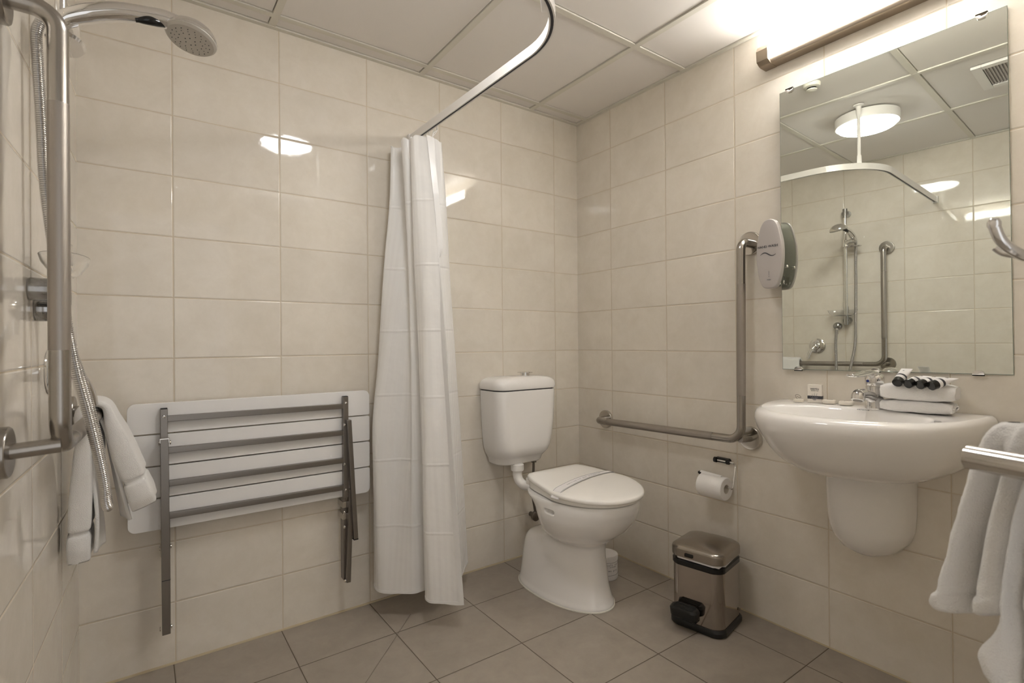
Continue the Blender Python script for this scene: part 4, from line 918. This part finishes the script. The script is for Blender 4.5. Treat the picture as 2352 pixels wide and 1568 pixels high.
# four small tubes with black caps
TZc = .850 + .0835
for i, (yc, lab, ang, lift) in enumerate(((-1.500, 'toiletry tube with black cap, leftmost of the four, its white tail pointing up', 62, .014), (-1.525, 'toiletry tube with black cap, second from the left of four', 28, 0), (-1.553, 'toiletry tube with black cap, third from the left of four', 22, 0), (-1.579, 'toiletry tube with black cap, rightmost of the four', 24, 0))):
    capc = Vector((-.152, yc - .002, TZc + .0015 - .001 * i))
    a = math.radians(ang) if i == 0 else math.radians(ang + 8); d_ = Vector((math.cos(a) * .9, -math.sin(a) * (.9 if i else .75), .16 if i else .30)).normalized()
    d_ = Vector((.85, -.06, .52)).normalized() if i == 0 else Vector((.88, -.30 - .05 * i, .27)).normalized()
    t = thing('toiletry_tube', lab, 'toiletry tube', capc, 'mini toiletry tubes on the face cloths')
    bm = B(); lathe(bm, [(0, 0), (.0118, 0), (.0128, .0012), (.0128, .0165), (0, .0165)], capc, d_, 28); obj('cap', bm, m_blackg, t)
    up = Vector((0, 0, 1)); sd = d_.cross(up).normalized(); vv = sd.cross(d_)
    bm = B(); rg = []
    for s, w, h in ((.0165, .0130, .0130), (.028, .0132, .0130), (.044, .0136, .0095), (.060, .0142, .0055), (.072, .0145, .0015), (.076, .0145, .0006)):
        rg.append([capc + d_ * s + sd * w * math.cos(2 * PI * k / 28) + vv * h * math.sin(2 * PI * k / 28) for k in range(28)])
    rings_mesh(bm, rg); tb = obj('tube_body', bm, m_bandp, t)
    bm = B(); rg = [[capc + d_ * s + sd * w * math.cos(2 * PI * k / 28) + vv * h * math.sin(2 * PI * k / 28) for k in range(28)] for s, w, h in ((.027, .0135, .0133), (.034, .0137, .0120))]
    rings_mesh(bm, rg); obj('dark_band', bm, m_ink_shade, tb)
    bm = B(); add_mesh(bm, text_mesh('vertu', .008, frame(capc + d_ * .050 + vv * .0068, d_, -sd if i else sd), .0003)); obj('print', bm, m_inkg, tb, smooth=False)

# ------------------------------------------------------------------ hand towel over the left grab rail
def slab(rings, nu, nv):
    cols = []
    rr = [catmull(r, nu, True) for r in rings]
    cols = [catmull([r[j] for r in rr], nv) for j in range(len(rr[0]))]
    return [[cols[j][i] for j in range(len(cols))] for i in range(len(cols[0]))]
def terry(G, amp=.0012, seed=0.0):
    c = [sum(r, Vector()) / len(r) for r in G]; out = []; amp *= .8
    for i, r in enumerate(G):
        out.append([p + (p - c[i]).normalized() * (noise.noise(p * 160 + Vector((seed, 0, 0))) * amp + noise.noise(p * 38) * amp * 1.6) for p in r])
    return out
t = thing('hand_towel', 'white hand towel folded over the far end of the left grab rail', 'towel', (-2.03, -0.30, 0.51))
ry = -.37; RX = LX(ry) + .0735; RZ = .880
def sect(cx, cz, tx, tz, th, y0, y1, skew=0.0):
    """section across the hanging path: tangent (tx,tz), thickness th, from y0 (far) to y1 (near)"""
    n = Vector((tz, 0, -tx)).normalized(); c0 = Vector((cx, 0, cz))
    P = lambda s, y: Vector((cx + n.x * s, y, cz + n.z * s))
    h = th / 2
    return [P(-h, y0), P(-h, (y0 + y1) / 2), P(-h, y1 + .012), P(-h * .5, y1), P(h * .5, y1 - skew), P(h, y1 + .012), P(h, (y0 + y1) / 2), P(h, y0)]
Y0, Y1 = -.235, -.372
secs = [sect(-2.057, .512, 0, 1, .044, Y0, Y1 + .008), sect(-2.057, .545, 0, 1, .047, Y0, Y1 + .002), sect(-2.057, .575, 0, 1, .046, Y0, Y1 + .004), sect(-2.056, .583, 0, 1, .039, Y0, Y1 + .010), sect(-2.056, .592, 0, 1, .038, Y0, Y1 + .010), sect(-2.055, .600, 0, 1, .045, Y0, Y1 + .002), sect(-2.052, .68, .01, 1, .045, Y0, Y1), sect(-2.049, .76, .02, 1, .038, Y0, Y1), sect(-2.046, .83, .05, 1, .030, Y0, Y1),
        sect(RX - .029, RZ + .006, .25, 1, .020, Y0, Y1), sect(RX - .016, RZ + .027, .8, .8, .019, Y0, Y1), sect(RX + .003, RZ + .034, 1, 0, .019, Y0, Y1), sect(RX + .024, RZ + .023, .8, -.8, .020, Y0, Y1),
        sect(RX + .035, RZ - .015, .35, -1, .031, Y0, Y1 - .002), sect(RX + .049, .82, .33, -1, .044, Y0, Y1 - .006), sect(RX + .066, .76, .33, -1, .052, Y0, Y1 - .008), sect(RX + .080, .718, .33, -1, .052, Y0, Y1 - .006), sect(RX + .082, .709, .33, -1, .046, Y0, Y1), sect(RX + .085, .700, .33, -1, .045, Y0, Y1), sect(RX + .087, .692, .33, -1, .053, Y0, Y1 - .008), sect(RX + .098, .655, .36, -1, .058, Y0, Y1 - .008), sect(RX + .104, .630, .36, -1, .056, Y0, Y1 + .002)]
G = terry(slab(secs, 5, 5), .0014)
bm = B(); rings_mesh(bm, G); obj('folded_panel', bm, m_towel, t, sharp=80)
rows = [[Vector((-2.024 + .005 * math.sin(i), -.345 - .010 * math.sin(i * .9), .525 + .048 * i)), Vector((-2.020, -.30, .525 + .048 * i)), Vector((-2.014 + .004 * math.cos(i), -.25, .52 + .048 * i))] for i in range(7)]
rows += [[Vector((RX - .001, y, RZ + .019)) for y in (-.345, -.3, -.25)]]
rows += [[Vector((RX + .022 + .013 * i, -.35, .845 - .062 * i)), Vector((RX + .022 + .011 * i, -.30, .84 - .062 * i)), Vector((RX + .018 + .009 * i, -.25, .835 - .062 * i))] for i in range(5)]
Gs = grid_surface(rows, 5, 5); bm = B(); rings_mesh(bm, Gs, closed=False)
o = obj('inner_layer', bm, m_towel, t, sharp=80); md = o.modifiers.new('s', 'SOLIDIFY'); md.thickness = .008; md.offset = 0

# ------------------------------------------------------------------ door leaf edge zone: rail, towels, hook (right foreground)
e = Vector((.342, .940, 0)).normalized(); nn_ = Vector((-.940, .342, 0)).normalized()
PB = Vector((-1.2133, -1.9048, .9362)); F0 = PB - nn_ * .112; F0.z = 0
def dl(a, b, z): return Vector((F0.x, F0.y, 0)) + e * a + nn_ * b + Vector((0, 0, z))
bm = B(); M_ = Matrix(((e.x, nn_.x, 0, F0.x), (e.y, nn_.y, 0, F0.y), (0, 0, 1, 0), (0, 0, 0, 1)))
box(bm, (-.74, -.036, .008), (-.012, 0, 2.04), .002, 2, M_); m_door = mat('white_door_paint', (.72, .68, .62), .35)
dr = struct(obj('door_1', bm, m_door, smooth=False))
t = thing('towel_rail', 'double chrome towel rail at the right edge, its front bar empty', 'towel rail', dl(-.02, 0, .93))
for b_, z_, a0 in ((.112, .9362, 0.0), (.050, .9385, .012)):
    bm = B(); tube(bm, [dl(a0, b_, z_), dl(a0 - .001, b_, z_), dl(-.52, b_, z_)], [.0112, .0125, .0125], 32)
    bo = obj('bar', bm, m_steelp, t)
    if b_ < .1:
        bm = B(); lathe(bm, [(0, 0), (.0095, 0), (.0095, .001), (0, .001)], dl(a0, b_, z_), e, 24); obj('end_hole_shade', bm, m_ink_shade, bo)  # flat dark disc painted as shade inside an open bar end
for a in (-.16, -.46):
    bm = B(); tube(bm, [dl(a, .0005, .937), dl(a, .118, .937)], .008, 20); lathe(bm, [(0, 0), (.022, 0), (.020, .006), (0, .006)], dl(a, .0005, .937), nn_, 28); obj('post', bm, m_steelp, t)
def hang(name, lab, levels, mat_, seed, tilt=0.0, aref=0.0):
    """levels: (z, [(a,b)...]) closed outlines in door coordinates, top to bottom; the hem climbs by tilt away from aref"""
    zt, zb = levels[0][0], levels[-1][0]
    rings = [[dl(a, b, z + tilt * (aref - a) * ((zt - z) / (zt - zb)) ** 2) for a, b in pts] for z, pts in levels]
    G = terry(slab(rings, 5, 7), .0013, seed); bm = B(); rings_mesh(bm, G); o = obj(name, bm, mat_, origin=dl(aref - .05, .06, zb), sharp=80); tag(o, lab, 'towel', 'towels on the right rail'); return o
def lobes(a0, a1, b0, b1, crease, ca=.5, lean=0.0):
    """outline with two front lobes and a crease between; a along rail, b out from door"""
    am = a0 + (a1 - a0) * ca; bm_ = (b0 + b1) / 2; w = min(.006, abs(a1 - a0) * .12)
    return [(a0, b0 + .006), (a0 + .004 + lean, bm_), (a0 - .001 + lean, b1 - .010), (a0 + (am - a0) * .4, b1 + .001), (am + w, b1 - crease * .45), (am, b1 - crease), (am - w, b1 - crease * .45), (am + (a1 - am) * .5, b1 + .002), (a1 + .002, b1 - .010), (a1, bm_), (a1 + .003, b0 + .004), (am, b0)]
hang('bath_towel', 'white towel at the left end of the double towel rail', [
    (.9705, lobes(-.004, -.030, .046, .054, .001)), (.969, lobes(.002, -.032, .036, .066, .002)), (.964, lobes(.008, -.034, .030, .073, .003)), (.952, lobes(.014, -.034, .025, .079, .005)), (.93, lobes(.019, -.032, .024, .084, .012)), (.90, lobes(.022, -.029, .024, .092, .024, .48)),
    (.86, lobes(.027, -.026, .022, .100, .034, .47)), (.82, lobes(.033, -.025, .022, .105, .040, .46)), (.79, lobes(.038, -.025, .022, .109, .040, .46)), (.775, lobes(.041, -.026, .022, .111, .036, .48)), (.769, lobes(.046, -.026, .022, .113, .034, .48)), (.761, lobes(.047, -.027, .024, .113, .030, .48)), (.753, lobes(.044, -.026, .028, .111, .024, .48)), (.748, lobes(.036, -.020, .036, .100, .012, .48)), (.746, lobes(.024, -.008, .055, .08, .004))], m_towel, 2.0, .42, .045)
hang('bath_towel', 'white towel hanging closest to the camera, cut off by the right edge of the photo', [
    (.985, lobes(-.045, -.20, .050, .058, .001)), (.983, lobes(-.038, -.21, .036, .070, .002)), (.976, lobes(-.032, -.22, .028, .080, .003)), (.96, lobes(-.034, -.22, .022, .086, .005, .2)), (.945, lobes(-.035, -.22, .018, .090, .008, .12)), (.90, lobes(-.033, -.22, .016, .104, .020, .08)), (.85, lobes(-.030, -.22, .016, .113, .026, .07)), (.80, lobes(-.029, -.22, .016, .120, .028, .07)),
    (.78, lobes(-.029, -.22, .016, .122, .028, .09)), (.765, lobes(-.024, -.22, .016, .124, .028, .12)), (.75, lobes(-.016, -.22, .016, .127, .026, .16)), (.738, lobes(-.011, -.22, .018, .129, .022, .18)), (.725, lobes(-.014, -.22, .020, .129, .020, .18)), (.712, lobes(-.022, -.21, .028, .126, .016, .18)), (.704, lobes(-.034, -.2, .04, .118, .010, .2)), (.701, lobes(-.06, -.18, .05, .10, .004, .2))], m_towel, 5.0)
t = thing('robe_hook', 'chrome double robe hook in the right foreground, overlapping the mirror', 'hook', dl(-.02, 0, 1.17))
bm = B(); hk = catmull([dl(-.020, .004, 1.162), dl(-.020, .022, 1.152), dl(-.018, .045, 1.1475), dl(-.016, .066, 1.1535), dl(-.013, .082, 1.166), dl(-.012, .0895, 1.181)], 8)
tube(bm, hk, [.0056 - .0004 * i / len(hk) for i in range(len(hk))], 20); lathe(bm, [(0, -.006), (.004, -.0055), (.0058, -.002), (.0058, .002), (.004, .0055), (0, .006)], dl(-.012, .0895, 1.182), (0, 0, 1), 18); obj('lower_prong', bm, m_chrome, t)
bm = B(); hk = catmull([dl(-.020, .004, 1.175), dl(-.020, .016, 1.178), dl(-.020, .030, 1.190), dl(-.020, .036, 1.212)], 8); tube(bm, hk, [.0066 - .0010 * i / len(hk) for i in range(len(hk))], 18); obj('upper_prong', bm, m_chrome, t)
bm = B(); t2 = bmesh.new(); rings_mesh(t2, [[(a, b, h) for a, b in rrect(0, 0, s * .014, s * .034, .0135 * s)] for h, s in ((0.0005, 1), (.006, 1), (.009, .85))]); bmesh.ops.transform(t2, matrix=frame(dl(-.032, 0, 1.172), -e, (0, 0, 1)), verts=t2.verts); merge(bm, t2); obj('back_plate', bm, m_chrome, t)
bm = B(); hk = catmull([dl(.012 - .03, .030, 1.150), dl(.012, .030, 1.158), dl(.020, .034, 1.166)], 6); tube(bm, hk, .005, 14); obj('side_prong', bm, m_chrome, t)

# ------------------------------------------------------------------ camera, world, view
cam = bpy.data.cameras.new('camera'); co = bpy.data.objects.new('camera', cam); COL.objects.link(co); SC.camera = co
CAML = (-1.92685, -2.06993, 1.06151)
yaw, pitch, roll, f_px = 0.622620, 0.002046, -0.008134, 1189.912
f = Vector((math.sin(yaw) * math.cos(pitch), math.cos(yaw) * math.cos(pitch), math.sin(pitch)))
r = f.cross(Vector((0, 0, 1))).normalized(); u = r.cross(f)
c_, s_ = math.cos(roll), math.sin(roll)
R2 = r * c_ + u * s_; U2 = -r * s_ + u * c_
co.matrix_world = Matrix(((R2.x, U2.x, -f.x, CAML[0]), (R2.y, U2.y, -f.y, CAML[1]), (R2.z, U2.z, -f.z, CAML[2]), (0, 0, 0, 1)))
cam.sensor_width = 36; cam.lens = f_px / 2352 * 36; cam.clip_start = 0.02
cam.dof.use_dof = True; cam.dof.focus_distance = 2.0; cam.dof.aperture_fstop = 7.1
w = bpy.data.worlds.new('world'); SC.world = w; w.use_nodes = True; w.node_tree.nodes['Background'].inputs[0].default_value = (1, .985, .97, 1); w.node_tree.nodes['Background'].inputs[1].default_value = 0.45  # even world light, added as fill through the entry opening
SC.view_settings.view_transform = 'Standard'; SC.view_settings.look = 'None'; SC.view_settings.gamma = 1; SC.view_settings.exposure = 1.13; SC.view_settings.use_curve_mapping = False
SC.cycles.max_bounces = 12; SC.cycles.diffuse_bounces = 6; SC.cycles.glossy_bounces = 6; SC.cycles.transmission_bounces = 8
